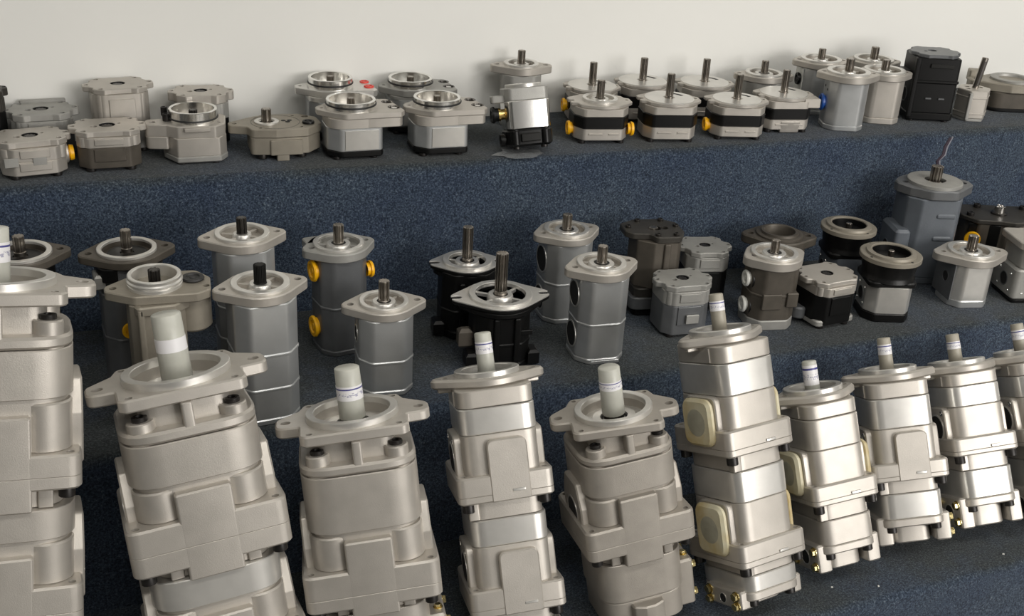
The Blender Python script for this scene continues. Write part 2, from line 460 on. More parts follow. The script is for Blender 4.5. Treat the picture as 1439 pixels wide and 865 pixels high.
# ---- family: banded pumps (light top, black centre section, light cover)
def banded(p, H, R=57, rd=45, sh=42, sr=6.8, plugs=(), raised=False, tail=False, feet=True, skirt=0):
    hu = 14; t = 8; hb = (H-t-hu-7)*.5
    z1 = H-t; z2 = z1-hu; z3 = z2-hb; z4 = 7
    o = []
    for k in range(40):
        a = 2*math.pi*k/40; o.append((rd*1.06*math.cos(a), rd*1.06*math.sin(a)))
    o = fillet([(-R, -9), (-R*.96, -16), (-R*.78, -18), (-R*.72, -30), (-rd*.62, -rd*.86, 10), (0, -rd*1.07, 40), (rd*.62, -rd*.86, 10), (R*.80, -24), (R, -12), (R, 10), (R*.86, 14), (R*.80, 26), (rd*.62, rd*.86, 10), (0, rd*1.07, 40), (-rd*.62, rd*.86, 10), (-R*.74, 28), (-R, 18), (-R, 6), (-R*.84, 3), (-R*.84, -5)], 4, 3)
    fl = part(p, 'mounting_flange', prism(o, z1, H-1.5, 1.2, [(R*.86, 0, 3.4)]), 'castlight')
    if raised:
        pilot(p, H-1.5, rd*.72, rd*.56, 5, 4, rd*.36, 'machined', None, 3.5)
    else:
        part(p, 'pilot_disc', lathe([(rd, H-2), (rd, H-.8), (rd-1, H), (sr*1.5, H), (sr*1.35, H-2), (0, H-2)], 40), 'machined')
        k = [(rd*.64*math.cos(t_), rd*.64*math.sin(t_)) for t_ in [math.radians(22+i*7) for i in range(9)]]
        ks = [(x*1.12, y*1.12) for x, y in k]+[(x*.90, y*.90) for x, y in reversed(k)]
        part(fl, 'kidney_slot', prism(ks, H-.5, H+.15, 0), 'hole_shade')
    shaft(p, sr, H-1, H+sh, 13, .08)
    w, d = R*1.72, rd*1.85
    bo = fillet([(-w/2, -d*.24), (-w*.36, -d/2), (w*.36, -d/2), (w/2, -d*.24), (w/2, d*.24), (w*.36, d/2), (-w*.36, d/2), (-w/2, d*.24)], 9, 4)
    part(p, 'front_housing', prism(bo, z2, z1, .6), 'castlight')
    part(p, 'centre_section', prism([(x*1.03, y*1.03) for x, y in bo], z3, z2, 1.2), 'black')
    ec = part(p, 'end_cover', prism(bo, z4, z3, 1.5), 'castlight')
    part(ec, 'cast_bar', prism(rrect(w*.26, 2.2, .8, -w*.14, -d/2-.3), z3-11, z3-8, .5), 'castlight')
    part(ec, 'cast_bar', prism(rrect(w*.20, 2.2, .8, w*.20, -d/2-.3), z3-11, z3-8, .5), 'castlight')
    if tail:
        part(p, 'mounting_foot', prism(fillet([(-16, -d/2-2), (24, -d/2-2), (24, -d/2+16), (-16, -d/2+16)], 3, 3), 1, z3-3, 2, taper=.93), 'castlight')
    for sx in (-1, 1):
        for sy in (-1, 1): cap_screw(p, (sx*w*.36, sy*d*.34, 7.5), 7, 7.5, 'D')
    for side, x, z, m in plugs:
        d_ = 'L' if side == 'L' else 'R'
        plug(p, ((-w/2-1 if side == 'L' else w/2+1), x, z), d_, 12.5, 9, m, None)

# ---- family: flanged gear pumps with extruded bodies
def flanged(p, H, ear, fr, pr, prin, ft=13, body=(86, 96), splits=(), bm='satin', fm='castlight', shaft_h=30, sr=8, teeth=11, sm='steel', notch=False, ports=(), earR=13, boss=13, base=9, basem=None, ph=4, earang=0, inm=None, bodyo=None, groove=True, slots=False, octa=.26, dep=7, under=None):
    cs = [(0, 0, fr), (-ear+earR, 0, earR), (ear-earR, 0, earR)]
    o = hull(cs)
    holes = [(-ear+earR, 0, 5), (ear-earR, 0, 5)]
    if slots:
        o = slot(slot(o, 1, 9, 13), -1, 9, 13); holes = []
    if earang:
        c, s = math.cos(math.radians(earang)), math.sin(math.radians(earang))
        o = [(x*c-y*s, x*s+y*c) for x, y in o]; holes = [(x*c-y*s, x*s+y*c, r) for x, y, r in holes]
    holes.append((0, 0, prin, dep-.5 if groove else 4))
    if under:
        fl = part(p, 'mounting_flange', prism(o, H-2.2, H, .4, [h[:3] for h in holes]), fm)
        part(p, 'flange_body', prism(o, H-ft, H-2.2, .8, [(h[0], h[1], h[2]-.2)+tuple(h[3:]) for h in holes]), under)
    else:
        fl = part(p, 'mounting_flange', prism(o, H-ft, H, 1.5, holes), fm)
    if groove: pilot(p, H, pr, prin, ph, dep, boss, 'machined', None, 2, 'pilot_ring')
    else: part(p, 'pilot_ring', lathe([(pr, H-1), (pr, H+ph-.8), (pr-.8, H+ph), (boss+2, H+ph), (boss, H+ph-1), (boss, H-3), (0, H-3)], 40), 'machined')
    if inm: part(fl, 'shaft_seal', lathe([(prin*.85, H-dep+.5), (prin*.8, H-dep+2.5), (sr*1.3, H-dep+2.5), (sr*1.2, H-dep+1)], 28), inm)
    elif groove and boss:
        part(fl, 'shaft_seal', lathe([(boss*.92, H+1.2), (boss*.72, H+1.6), (sr*1.05, H+.6)], 24), 'rubber')
        for a in (40, 150, 215, 325):
            part(fl, 'web', prism(rrect(max(4, prin-boss), 5, 1.5, (prin+boss)/2, 0), H-dep, H-1.2, .5), fm, spin=0).rotation_euler = (0, 0, math.radians(a))
    shaft(p, sr, H, H+shaft_h, teeth, .12, sm)
    w, d = body
    bo = bodyo or fillet([(-w/2, -d*octa), (-w*.30, -d/2), (w*.30, -d/2), (w/2, -d*octa), (w/2, d*octa), (w*.30, d/2), (-w*.30, d/2), (-w/2, d*octa)], 12, 4)
    zs = [H-ft]+list(splits)+[base]
    for k in range(len(zs)-1):
        part(p, 'gear_housing', prism(bo, zs[k+1]+.6, zs[k]-(.6 if k else 0), 1.2), bm)
        if k: part(p, 'joint_ring', prism([(x*1.025, y*1.025) for x, y in bo], zs[k]-4, zs[k]+1.5, 1.6), bm)
    part(p, 'end_cover', prism([(x*1.01, y*1.01) for x, y in bo], 0, base+.4, 1.8), basem or bm)
    for (side, off, z, r, typ) in ports:
        if side == 'L': loc = (-w/2-.2, off, z)
        elif side == 'R': loc = (w/2+.2, off, z)
        else: loc = (off, -d/2-.2, z)
        if typ == 'bore':
            bore(p, loc, side, r)
        elif typ == 'bolted':
            bore(p, loc, side, r)
            for a in (0, 90, 180, 270):
                t = math.radians(a+20)
                dy, dz = r*1.9*math.cos(t), r*1.9*math.sin(t)
                me = cached('ph', lambda: mesh_of('tapped_hole', lathe([(2.6, .0), (2.4, .5), (1.6, .5), (1.2, .1), (0, .1)], 10), 'polished'))
                add('tapped_hole', me, p, (loc[0], off+dy, z+dz) if side != 'F' else (off+dy, loc[1], z+dz), DIR[side])
        else: plug(p, loc, side, r, 8, typ)
    return p

# ---- front row: heavy tandem pumps leaning back
def lean_pump(label, B, axis, gamma, name='tandem_gear_pump'):
    e = bpy.data.objects.new(name, None); COL.objects.link(e); e.empty_display_size = .05
    a = Vector(axis).normalized(); g = math.radians(gamma)
    f = Vector((math.sin(g), -math.cos(g), 0)); f = (f-a*f.dot(a)).normalized()
    y = -f; x = y.cross(a)
    m = Matrix.Identity(4)
    for i in range(3): m[i][0], m[i][1], m[i][2], m[i][3] = x[i], y[i], a[i], B[i]
    e.matrix_world = m
    tag(e, label, 'pump', ROWG[3])
    return e
mat('stickerplain', (.72, .71, .72), .4)
def capped_shaft(p, z, r, h, bands, m='cap', seal=True, sealr=1.7):
    if seal: part(p, 'shaft_seal', lathe([(r*sealr, z-13), (r*sealr, z-11), (r*1.25, z-10), (r*1.1, z-9)], 28), 'rubber')
    part(p, 'drive_shaft', lathe([(r*.95, z-14), (r*.95, z+h*.25), (0, z+h*.25)], 22), 'darksteel')
    o = []
    for k in range(36):
        t = 2*math.pi*k/36; q = r*(1+(.018 if k % 2 else -.018)); o.append((q*math.cos(t), q*math.sin(t)))
    c = part(p, 'shaft_cap', prism(o, z-4, z+h, 1.2, taper=1.06), m, sharp=50)
    for z0, z1 in bands:
        part(c, 'paper_label', lathe([(r*1.05, z+z0), (r*1.062, z+z0+.1), (r*1.05, z+z1-.1), (r*1.03, z+z1)], 36), 'stickerplain' if r == 17 else 'sticker')
    return c
def port_side(p, side, w, yc, zc, wy, hz, style, m='cast'):
    # a port pad on a side face; style: 'cover' plastic cap, 'open' bore with screws, 'plain'
    x0 = side*w/2
    geo = prism(rrect(wy, hz, min(wy, hz)*.18, 0, 0), -3, 9, 1.5)
    d = 'R' if side > 0 else 'L'
    # local z of the pad points along d ; spin so that its y axis is vertical
    rot = Matrix(((0, 0, side), (side, 0, 0), (0, 1, 0))).to_4x4()
    o = part(p, 'port_pad', xf(geo, Matrix.Translation((x0, yc, zc)) @ rot), m)
    if style == 'cover':
        c = part(p, 'port_cover', xf(prism(rrect(wy*.96, hz*.94, min(wy, hz)*.25), 8.5, 20, 4), Matrix.Translation((x0, yc, zc)) @ rot), 'cream', label='translucent cream plastic port cover')
        part(c, 'cover_hollow', xf(lathe([(min(wy, hz)*.30, 20), (min(wy, hz)*.26, 20.4), (0, 20.2)], 24), Matrix.Translation((x0, yc, zc)) @ rot), 'creamdark')
    elif style == 'open':
        bore(p, (x0+side*9.2, yc, zc), d, min(wy, hz)*.33)
        for sy in (-1, 1):
            for sz in (-1, 1):
                me = cached('th', lambda: mesh_of('tapped_hole', lathe([(4.2, 0), (4, .5), (2.6, .5), (2, .1), (0, .1)], 12), 'polished'))
                add('tapped_hole', me, o, (x0+side*9.2, yc+sy*wy*.34, zc+sz*hz*.36), DIR[d])
    return o

def square_tandem(p, L, s, stages, first=60, cap=(17, 72, ((30, 44),)), ring=('machined',), fm='cast', endport=False, earrot=0, ww=184):
    L = L*1000
    q = lambda *pts: [tuple([pt[0]*s, pt[1]*s]+list(pt[2:])) for pt in pts]
    o = fillet(q((-66, -70, 9), (66, -70, 9), (72, -62, 6), (72, -24, 3), (104, -22, 14), (104, 16, 14), (74, 44, 6), (66, 70, 10), (-66, 70, 10), (-74, 44, 6), (-104, 16, 14), (-104, -22, 14), (-72, -24, 3), (-72, -62, 6)), 6, 4)
    hs = [(-90*s, 0, 7*s), (90*s, 0, 7*s)]+[(a*59*s, b*60*s, 4.2*s) for a in (-1, 1) for b in (-1, 1)]
    if earrot:
        c_, s_ = math.cos(math.radians(earrot)), math.sin(math.radians(earrot))
        o = [(x*c_-y*s_, x*s_+y*c_) for x, y in o]; hs = [(x*c_-y*s_, x*s_+y*c_, rr_) for x, y, rr_ in hs]
    ft = 15*s
    rin = 52*s
    fl = part(p, 'mounting_flange', prism(o, L-ft, L, 2, hs+[(0, 0, rin, ft*.95)]), fm)
    pilot(p, L, 63*s, rin, 9*s, ft*.9, 36*s, 'machined', None, -ft*.55, 'pilot_ring')
    capped_shaft(p, L, cap[0], cap[1], cap[2])
    w, d = 156*s, 150*s
    bo = rrect(w, d, 44*s, 0, 0, 6)
    z1 = L-first*1.0
    # neck with pockets below the flange
    part(p, 'neck', prism(rrect(w*.66, d*.72, 20*s), z1+6, L-ft+.5, 1), fm)
    part(p, 'rib', prism(rrect(13*s, d*.30, 3, 0, -d*.34), z1+8, L-ft+.4, 1), fm)
    for sx in (-1, 1):
        for sy in (-1, 1):
            bz = L-ft-16*s
            part(p, 'bolt_boss', prism(circ(16*s, 20, sx*52*s, sy*52*s), z1-2, bz, 1.5), fm)
            cap_screw(p, (sx*52*s, sy*52*s, bz-.5), 9*s, 6*s, 'U')
    part(p, 'front_collar', prism(bo, z1+.5, z1+14*s, 3), fm)
    prev = z1
    for k, st in enumerate(stages):
        seam2, padt, wt, ps, wb, padb = [L-v for v in st]
        rm = ring[min(k, len(ring)-1)]
        part(p, 'gear_ring', prism(bo, seam2+.5, prev-.5, 1.0), rm)
        part(p, 'gear_housing', prism(rrect(w*.93, d*.93, 40*s, 0, 0, 6), wt, seam2+.3, 1.0), fm)
        for sx in (-1, 1):
            part(p, 'corner_boss', prism(circ(30*s, 24, sx*(w/2-32*s), -(d/2-32*s)), wt-1, seam2-5*s, 2.0), fm)
            part(p, 'corner_boss', prism(circ(30*s, 24, sx*(w/2-32*s), (d/2-32*s)), wt-1, seam2-5*s, 2.0), fm)
        wo = rrect(ww*s, 166*s, 15*s)
        hw = [(a*(ww/2-12)*s, b*71*s, 4.5*s, 5) for a in (-1, 1) for b in (-1, 1)]
        part(p, 'wing_plate', prism(wo, ps+.15, wt, (.5, 2.5), hw), fm)
        part(p, 'wing_plate', prism(wo, wb, ps-.15, (2.5, .5)), fm)
        part(p, 'front_pad', prism(rrect(64*s, 34*s, 3, 0, -83*s+16.9*s), ps+.15, padt, (.5, 2.0)), fm)
        part(p, 'front_pad', prism(rrect(64*s, 34*s, 3, 0, -83*s+16.9*s), padb, ps-.15, (2.0, .5)), fm)
        nk = part(p, 'neck', prism(rrect(w*.86, d*.86, 36*s, 0, 0, 5), padb, wb+.5, .8), fm)
        part(nk, 'lug', prism(rrect(16*s, 10*s, 2, -44*s, -d*.42), padb, wb, .8), fm)
        part(nk, 'lug', prism(rrect(16*s, 10*s, 2, 46*s, -d*.42), padb, wb, .8), fm)
        for a in (-1, 1):
            for b in (-1, 1): cap_screw(p, (a*(ww/2-16)*s, b*68*s, wb+.5), 9*s, 12*s, 'D')
        hz = (seam2-wb)*.9
        for sx in (-1, 1):
            geo = fillet([(-46*s, -hz*.45), (46*s, -hz*.45), (46*s, hz*.2), (30*s, hz*.62), (-30*s, hz*.62), (-46*s, hz*.2)], 6*s, 3)
            rot = Matrix(((0, 0, sx), (sx, 0, 0), (0, 1, 0))).to_4x4()
            pp = part(p, 'side_port', xf(prism(geo, -10*s, 9*s, 2), Matrix.Translation((sx*w/2, 0, (seam2+wb)/2+8*s)) @ rot), fm)
            bore(pp, (sx*(w/2+9*s)+sx*.3, 0, (seam2+wb)/2+6*s), 'R' if sx > 0 else 'L', 24*s)
            for sy in (-1, 1):
                me = cached('th2', lambda: mesh_of('tapped_hole', lathe([(4, 0), (3.8, .5), (2.4, .5), (2, .1), (0, .1)], 12), 'polished'))
                add('tapped_hole', me, pp, (sx*(w/2+9*s)+sx*.2, sy*30*s, (seam2+wb)/2-4*s), DIR['R' if sx > 0 else 'L'])
        prev = padb
    # last ring and end cover
    part(p, 'gear_ring', prism(rrect(w*.94, d*.94, 40*s, 0, 0, 6), prev*.45, prev-.5, 1), ring[-1])
    zc = prev*.45
    ec = part(p, 'end_cover', prism(rrect(w*.9, d*.9, 36*s, 0, 0, 6), 4, zc-.5, 3), fm)
    part(p, 'end_boss', prism(fillet([(-30*s, 0), (30*s, 0), (26*s, -26*s), (8*s, -34*s), (-8*s, -34*s), (-26*s, -26*s)], 5, 3), 0, zc-6, 2), fm, (0, -d*.36, 0))
    if endport:
        pb = part(p, 'port_block', prism(rrect(34*s, 84*s, 6, w*.5, 0), 2, zc+26, 3), fm)
        for dy, dz in ((-30*s, 16), (30*s, 16), (-30*s, zc+12), (30*s, zc+12)): hex_bolt(pb, (w*.5+17*s, dy, dz), 5.5, 6, 'R')
        for dy in (-1, 1): hex_bolt(pb, (w*.5+8*s, dy*20*s, zc+26), 5, 5, 'U')
    return p

def oval_tandem(p, L, w, d, ear, stages, first=36, collar=19, cap=(11.5, 50, ((18, 34),), 'cap'), style=('open',), tab=True, fm='castlight', ringm='machined', pr=44, endport=-1, ring_bright=(True, True)):
    L = L*1000
    er = 15
    o = hull([(0, 0, pr*1.16), (-ear+er, 0, er), (ear-er, 0, er)], 32)
    ft = 13
    fl = part(p, 'mounting_flange', prism(o, L-ft, L, 3, [(-ear+er+2, 0, 6.5), (ear-er-2, 0, 6.5), (0, 0, pr*.8, 8)]), fm)
    part(p, 'pilot_ring', lathe([(pr, L-1), (pr, L+6.2), (pr-1, L+7), (pr*.80, L+7), (pr*.78, L+6), (pr*.78, L-6), (pr*.4, L-6.5), (0, L-6.5)], 40), 'machined')
    part(p, 'seal_carrier', lathe([(pr*.62, L-6), (pr*.6, L-1), (cap[0]*1.6, L-1), (cap[0]*1.4, L-3), (0, L-3)], 32), 'darksteel')
    capped_shaft(p, L+3, cap[0], cap[1], cap[2], cap[3], False)
    for sx in (-1, 1):   # thickening ribs under the ears
        part(fl, 'ear_rib', prism(fillet([(sx*pr*.6, -8), (sx*(ear-8), -5), (sx*(ear-8), 5), (sx*pr*.6, 8)], 3, 2), L-ft-6, L-ft+.5, 1.5), fm)
    bo = fillet([(-w/2, -d/2, 20), (w/2, -d/2, 20), (w/2, d/2, 24), (-w/2, d/2, 24)], 20, 6)
    z1 = L-first
    cl = part(p, 'front_cover', prism(bo, z1+.4, L-ft+.4, 1.2), fm)
    part(cl, 'cast_rib', prism(rrect(4, 3, 1, -w*.5, -d*.26), z1+2, L-ft-2, .5), fm)
    prev = z1
    for k, st in enumerate(stages):
        rb, wt, wb, nb = [L-v for v in st]
        bright = ring_bright[min(k, len(ring_bright)-1)]
        part(p, 'gear_ring', prism([(x*1.012, y*1.012) for x, y in bo], rb+.4, prev-.4, 1.2), ringm if bright else fm)
        part(p, 'gear_housing', prism(bo, wt-1, rb-.4, 1.0), fm)
        wo = rrect(w*1.26, d*1.12, 11)
        hs = [(a*w*.53, b*d*.46, 4, 5) for a in (-1, 1) for b in (-1, 1)]
        mid = wb+(wt-wb)*.28
        wp = part(p, 'wing_plate', prism(wo, mid+.15, wt, (.5, 2.2), hs), fm)
        part(p, 'wing_plate', prism(wo, wb, mid-.15, (2.2, .5)), fm)
        part(wp, 'cast_mark', prism(rrect(w*.17, 3, .8, w*.16, -d*.56-.4), mid+1, mid+5, .6), 'machined')
        tb = tab[k] if isinstance(tab, (list, tuple)) else tab
        if tb:
            geo = fillet([(-w*.26, -(rb-wb)*.5), (w*.26, -(rb-wb)*.5), (w*.26, (rb-wb)*.42, 10), (-w*.26, (rb-wb)*.42, 10)], 2, 4)
            rot = Matrix(((1, 0, 0), (0, 0, -1), (0, 1, 0))).to_4x4()
            part(p, 'front_pad', xf(prism(geo, -4, d*.07, 1.6), Matrix.Translation((w*.06, -d*.5, (rb+wb)/2)) @ rot), fm)
        part(p, 'neck', prism([(x*.95, y*.95) for x, y in bo], nb, wb+.5, .8), fm)
        part(p, 'bolt_lug', prism(rrect(14, 12, 2, -w*.44, -d*.44), nb+1, wb+.3, .8), fm)
        for a in (-1, 1):
            for b in (-1, 1): cap_screw(p, (a*w*.50, b*d*.46, wb+.5), 8, 12, 'D')
        st_ = style[min(k, len(style)-1)]
        hz = (rb-wb)*.86
        port_side(p, -1, w, -d*.06, (rb+wb)/2+6, d*.58, hz, st_, fm)
        port_side(p, 1, w, -d*.02, (rb+wb)/2+6, d*.58, hz*.94, 'cover' if st_ == 'cover' else 'plain', fm)
        prev = nb
    zc = prev*.52
    part(p, 'gear_ring', prism([(x*1.0, y*1.0) for x, y in bo], zc+.4, prev-.4, 1.2), ringm if ring_bright[-1] else fm)
    part(p, 'end_cover', prism([(x*1.02, y*.98) for x, y in bo], zc-13, zc, 2), fm)
    part(p, 'end_boss', prism(rrect(w*.62, d*.66, 14, 0, d*.04), 0, zc-12, 2), fm)
    for sx in (-1, 1):
        cap_screw(p, (sx*w*.36, -d*.38, zc-12.5), 8, 9, 'D')
        pb = part(p, 'port_block', prism(fillet([(sx*w*.34, -d*.40), (sx*w*.60, -d*.40), (sx*w*.60, d*.30), (sx*w*.34, d*.30)], 5, 3), 1, zc+2, 2.5), fm)
        if sx == endport:
            for dy in (-1, 1):
                for dz in (.25, .80): hex_bolt(pb, (sx*w*.60, -d*.05+dy*d*.26, zc*dz), 6, 6, 'R' if sx > 0 else 'L')
            bore(pb, (sx*w*.601, -d*.05, zc*.5), 'R' if sx > 0 else 'L', zc*.26)
    return p

# ================================================================== the setting
def struct(name, geo, m):
    o = add(name, mesh_of(name, geo, m)); o['kind'] = 'structure'; return o
struct('wall_back', box(-2600, 4600, 1997, 2100, 0, 2720, 0), 'wall')
struct('wall_left', box(-2700, -2600, -3100, 2100, 0, 2720, 0), 'wallgrey')
struct('wall_right', box(4600, 4700, -3100, 2100, 0, 2720, 0), 'wallgrey')
struct('wall_front', box(-2600, 4600, -3100, -3000, 0, 2720, 0), 'wallgrey')
struct('floor', box(-2700, 4700, -3100, 2100, -100, 0, 0), 'floorm')
struct('ceiling', box(-2700, 4700, -3100, 2100, 2720, 2800, 0), 'ceilm')
mat('glass', (.75, .78, .8), .1)
wf = struct('assumed_window', join(box(1350, 1400, -3000, -2960, 960, 2540, 3), box(4400, 4450, -3000, -2960, 960, 2540, 3), box(1350, 4450, -3000, -2960, 960, 1000, 3), box(1350, 4450, -3000, -2960, 2500, 2540, 3)), 'lampframe')  # frame of the unseen window, assumed from the light, set on the front wall
part(wf, 'assumed_pane', box(1400, 4400, -2998, -2985, 1000, 2500, 0), 'glass')
for i, (x, y, z, en) in enumerate(ADDED_LAMPS):
    e = bpy.data.objects.new('added_ceiling_lamp', None); COL.objects.link(e); e.location = (x, y, 2.72)
    tag(e, 'long white ceiling lamp panel, unseen, added to light the room', 'lamp', 'added ceiling lamps')
    part(e, 'lamp_housing', box(-620, 620, -190, 190, -24, 0, 4), 'lampframe')

# carpeted stand
XA, XB = -1.3, 3.3
def edge1(x): return 1.775-.042*x
def edge2(x): return 1.386
def edge3(x): return 1.062
def step(edge, zt, zlow, yback, label):
    n = 56; rows = []; rr = .014
    prof_n = 6
    V, F = [], []
    rnd = random.Random(int(zt*1000))
    ph = [rnd.uniform(0, 6.28) for _ in range(4)]
    for i in range(n+1):
        x = XA+(XB-XA)*i/n
        e = edge(x)+.0022*math.sin(x*3.1+ph[0])+.0015*math.sin(x*7.7+ph[1])
        sag = .0012*math.sin(x*4.3+ph[2])
        pts = [(yback, zt), (e+.12, zt), (e+.04, zt)]
        for k in range(prof_n+1):
            t = math.pi/2*k/prof_n
            pts.append((e+rr-rr*math.sin(t), zt-rr+rr*math.cos(t)+(sag if k > 1 else 0)))
        hgt = zt-zlow
        for u in (.25, .5, .75, 1.0):
            pts.append((e+.003*math.sin(u*3+x*2+ph[3]), zt-rr-(hgt-rr)*u))
        pts += [(yback, zlow)]
        V += [(x*1000, y*1000, z*1000) for y, z in pts]
    m = len(pts)
    for i in range(n):
        for k in range(m):
            a, b = i*m+k, i*m+(k+1) % m
            F.append((a, b, b+m, a+m))
    F.append(tuple(reversed(range(m)))); F.append(tuple(n*m+k for k in range(m)))
    o = add('carpeted_step', mesh_of('carpeted_step', (V, F), 'carpet', 50))
    tag(o, label, 'display step', 'carpeted display steps')
    return o
step(edge1, STEPZ[1], STEPZ[2], 1.996, 'top navy carpeted step against the white wall')
step(edge2, STEPZ[2], STEPZ[3], 1.996, 'middle navy carpeted step holding upright pumps with splined shafts')
step(edge3, STEPZ[3], 0.0, 1.996, 'lowest navy carpeted step under the leaning tandem pumps')

# ================================================================== top step
CL3 = ('castlight', 'castlight', 'greycast')
p = pump(1, 'dark brown pump against the wall at the end of the row of lobed grey pumps', -.087, 1.945, 8)
lobed(p, 108, 42, 38, 12, 20, ('darkiron', 'darkiron', 'black'))
p = pump(1, 'squat grey lobed-plate pump between the dark brown pump and the yellow-plugged pump', -.001, 1.946, 0)
lobed(p, 72, 58, 46, 11, 18, ('greycast', 'greycast', 'darkgrey'))
part(p, 'back_lip', prism(rrect(70, 8, 3, 4, 40), 60, 76, 1), 'greycast')
p = pump(1, 'pale grey lobed-plate pump with a yellow plug in its side', -.021, 1.852, 6)
lobed(p, 58, 59, 47, 10, 20, ('castlight', 'castlight', 'castlight'), angs=(0, 48, 132, 180, 222, 318))
plug(p, (48, -8, 27), 'R', 12, 11, 'yellow')
part(p, 'side_boss', lathe([(15, 38), (15, 50), (13, 51), (0, 51)], 20), 'castlight', (0, -8, 27), None).matrix_local = Matrix.Translation((0, -.008, .027)) @ Matrix.Rotation(math.radians(90), 4, 'Y')
for dx in (-34, 6): part(p, 'window_recess', prism(rrect(20, 3, 1, dx, -47*.86-.4), 22, 36, .5), 'greycast')
p = pump(1, 'tall pale grey lobed-plate pump against the wall behind the brown-based pump', .119, 1.95, 3)
lobed(p, 106, 56, 45, 9, 62, ('castlight', 'castlight', 'greycast'), pad=True, keyhole=False, bw=.78)
p = pump(1, 'grey lobed-plate pump with a dark brown lower half and stamped pads', .092, 1.862, -2)
lobed(p, 64, 59, 48, 9, 16, ('castlight', 'castlight', 'brown'), angs=(0, 46, 134, 180, 226, 314))
p = pump(1, 'grey lobed-plate pump with a dark base against the wall behind the white-eared ring pump', .249, 1.95, -6)
lobed(p, 88, 54, 42, 15, 26, ('castlight', 'greycast', 'black'), keyhole=True)

# white-eared ring pump
p = pump(1, 'pale grey pump with a bright open ring and one thick block ear', .225, 1.872, -3)
z = 62
pilot(p, z, 38, 33, 19, 10, 0, 'polished', None, 0, 'spigot_ring')
part(p, 'o_ring', lathe([(38.1, z+4), (39.4, z+4.6), (39.6, z+5.6), (39.2, z+6.6), (38.1, z+7)], 40), 'rubber')
part(p, 'mounting_flange', prism(fillet([(-76, -20, 9), (-44, -26, 4), (-28, -40), (30, -44), (46, -30, 6), (52, 18, 8), (44, 26), (16, 38, 12), (-26, 38, 12), (-40, 14), (-76, 8, 9)], 6, 4), z-20, z, 1.5, [(-64, -7, 5), (38, -24, 2.5, 4)]), 'castlight')
part(p, 'ear_block', prism(fillet([(-76, -20, 9), (-42, -28, 4), (-36, 8, 4), (-76, 8, 9)], 6, 4), z-40, z-19.5, 1.5), 'castlight')
part(p, 'gear_housing', prism(fillet([(-48, -10), (-30, -43), (36, -43), (48, -24), (48, 22), (30, 34), (-30, 34), (-48, 22)], 4, 3), 13, z-19, 1), 'castlight')
part(p, 'end_cover', prism(fillet([(-49, -10), (-31, -44), (37, -44), (49, -24), (49, 22), (30, 35), (-30, 35), (-49, 22)], 4, 3), 3, 13, 2), 'greycast')
part(p, 'front_lip', prism(rrect(40, 5, 1.5, 2, -44), z-8, z-2, .8), 'castlight')
shaft(p, 7, z-8, z+16, 9, .1, 'darksteel')
cap_screw(p, (-42, -2, z), 6, 12, 'U'); cap_screw(p, (-44, 16, z+4), 5, 14, 'U')
for x, y in ((-24, -34), (28, -34), (-24, 24), (28, 24)): cap_screw(p, (x, y, 3.5), 7, 3.5, 'D')

# flat khaki pump with a splined stub
p = pump(1, 'flat khaki pump with a short splined stub and one pointed ear', .340, 1.862, -4)
z = 53
o = fillet([(-62, -10, 7), (-34, -20, 5), (-28, -40, 8), (10, -46, 8), (62, -42, 8), (88, -14, 10), (84, 22, 8), (58, 44, 10), (0, 46, 12), (-30, 30, 8), (-62, 8, 7)], 8, 4)
fl = part(p, 'cover_plate', prism(o, z-14, z, 1.2, [(-52, -1, 4), (-14, -32, 3, 5), (52, -32, 3, 5), (46, 32, 3, 5), (-14, 28, 3, 5), (66, 26, 6, 6)]), 'khaki')
part(fl, 'joint_line', lathe([(40, z-.2), (40, z+.35), (38.8, z+.35), (38.8, z-.2)], 40, 14, 0), 'seam')
part(p, 'pilot_ring', lathe([(20, z-1), (20, z+2.4), (19, z+3), (13, z+3), (12, z), (0, z)], 30, 0, 0), 'machined')
for dx, dy in ((28, 6), (34, -2), (38, 6)): part(fl, 'cored_hole', lathe([(4.2, z+.1), (4, z+.3), (0, z+.2)], 12, dx, dy), 'hole_shade')
shaft(p, 8, z, z+23, 10, .05, 'steel')
part(p, 'gear_housing', prism(fillet([(-30, -38, 8), (10, -44, 4), (62, -40, 6), (86, -12, 8), (82, 20, 8), (56, 42, 10), (0, 44, 10), (-30, 28)], 6, 4), 10, z-14, 1.2), 'khaki')
part(p, 'front_step', prism(rrect(52, 6, 2, 26, -43), 10, z-18, 1), 'khaki')
part(p, 'foot', prism(rrect(20, 14, 2, 20, -38), 0, 14, 1), 'khaki'); part(p, 'foot', prism(rrect(20, 14, 2, 20, 34), 0, 14, 1), 'khaki')
plug(p, (66, -14, z-2), 'U', 10, 6, 'black')
for x, y in ((-12, -28), (52, -26), (-8, 20), (52, 28)): cap_screw(p, (x, y, 10.5), 8, 9, 'D', 'darksteel')

# ring pumps
p = pump(1, 'ring-spigot pump with two red plugs in its flange', .468, 1.948, -6)
ringed(p, 102, 38, 61, 77, 'red', 16, 12, 20, (84, 80), 'black', ('machined', 'satin'))
p = pump(1, 'ring-spigot pump against the wall with unplugged flange holes', .613, 1.95, -8)
ringed(p, 94, 39, 57, 79, None, 14, 12, 18, (84, 80), 'black', ('greycast', 'satin'))
p = pump(1, 'black-based ring-spigot pump in front of the red-plugged pump', .475, 1.836, -2)
ringed(p, 93, 41, 58, 83, None, 14, 10, 26, (91, 84), 'black')
p = pump(1, 'black-based ring-spigot pump beside the leaning silver pump', .620, 1.822, -3)
ringed(p, 93, 40, 57, 80, None, 14, 10, 26, (91, 84), 'black')

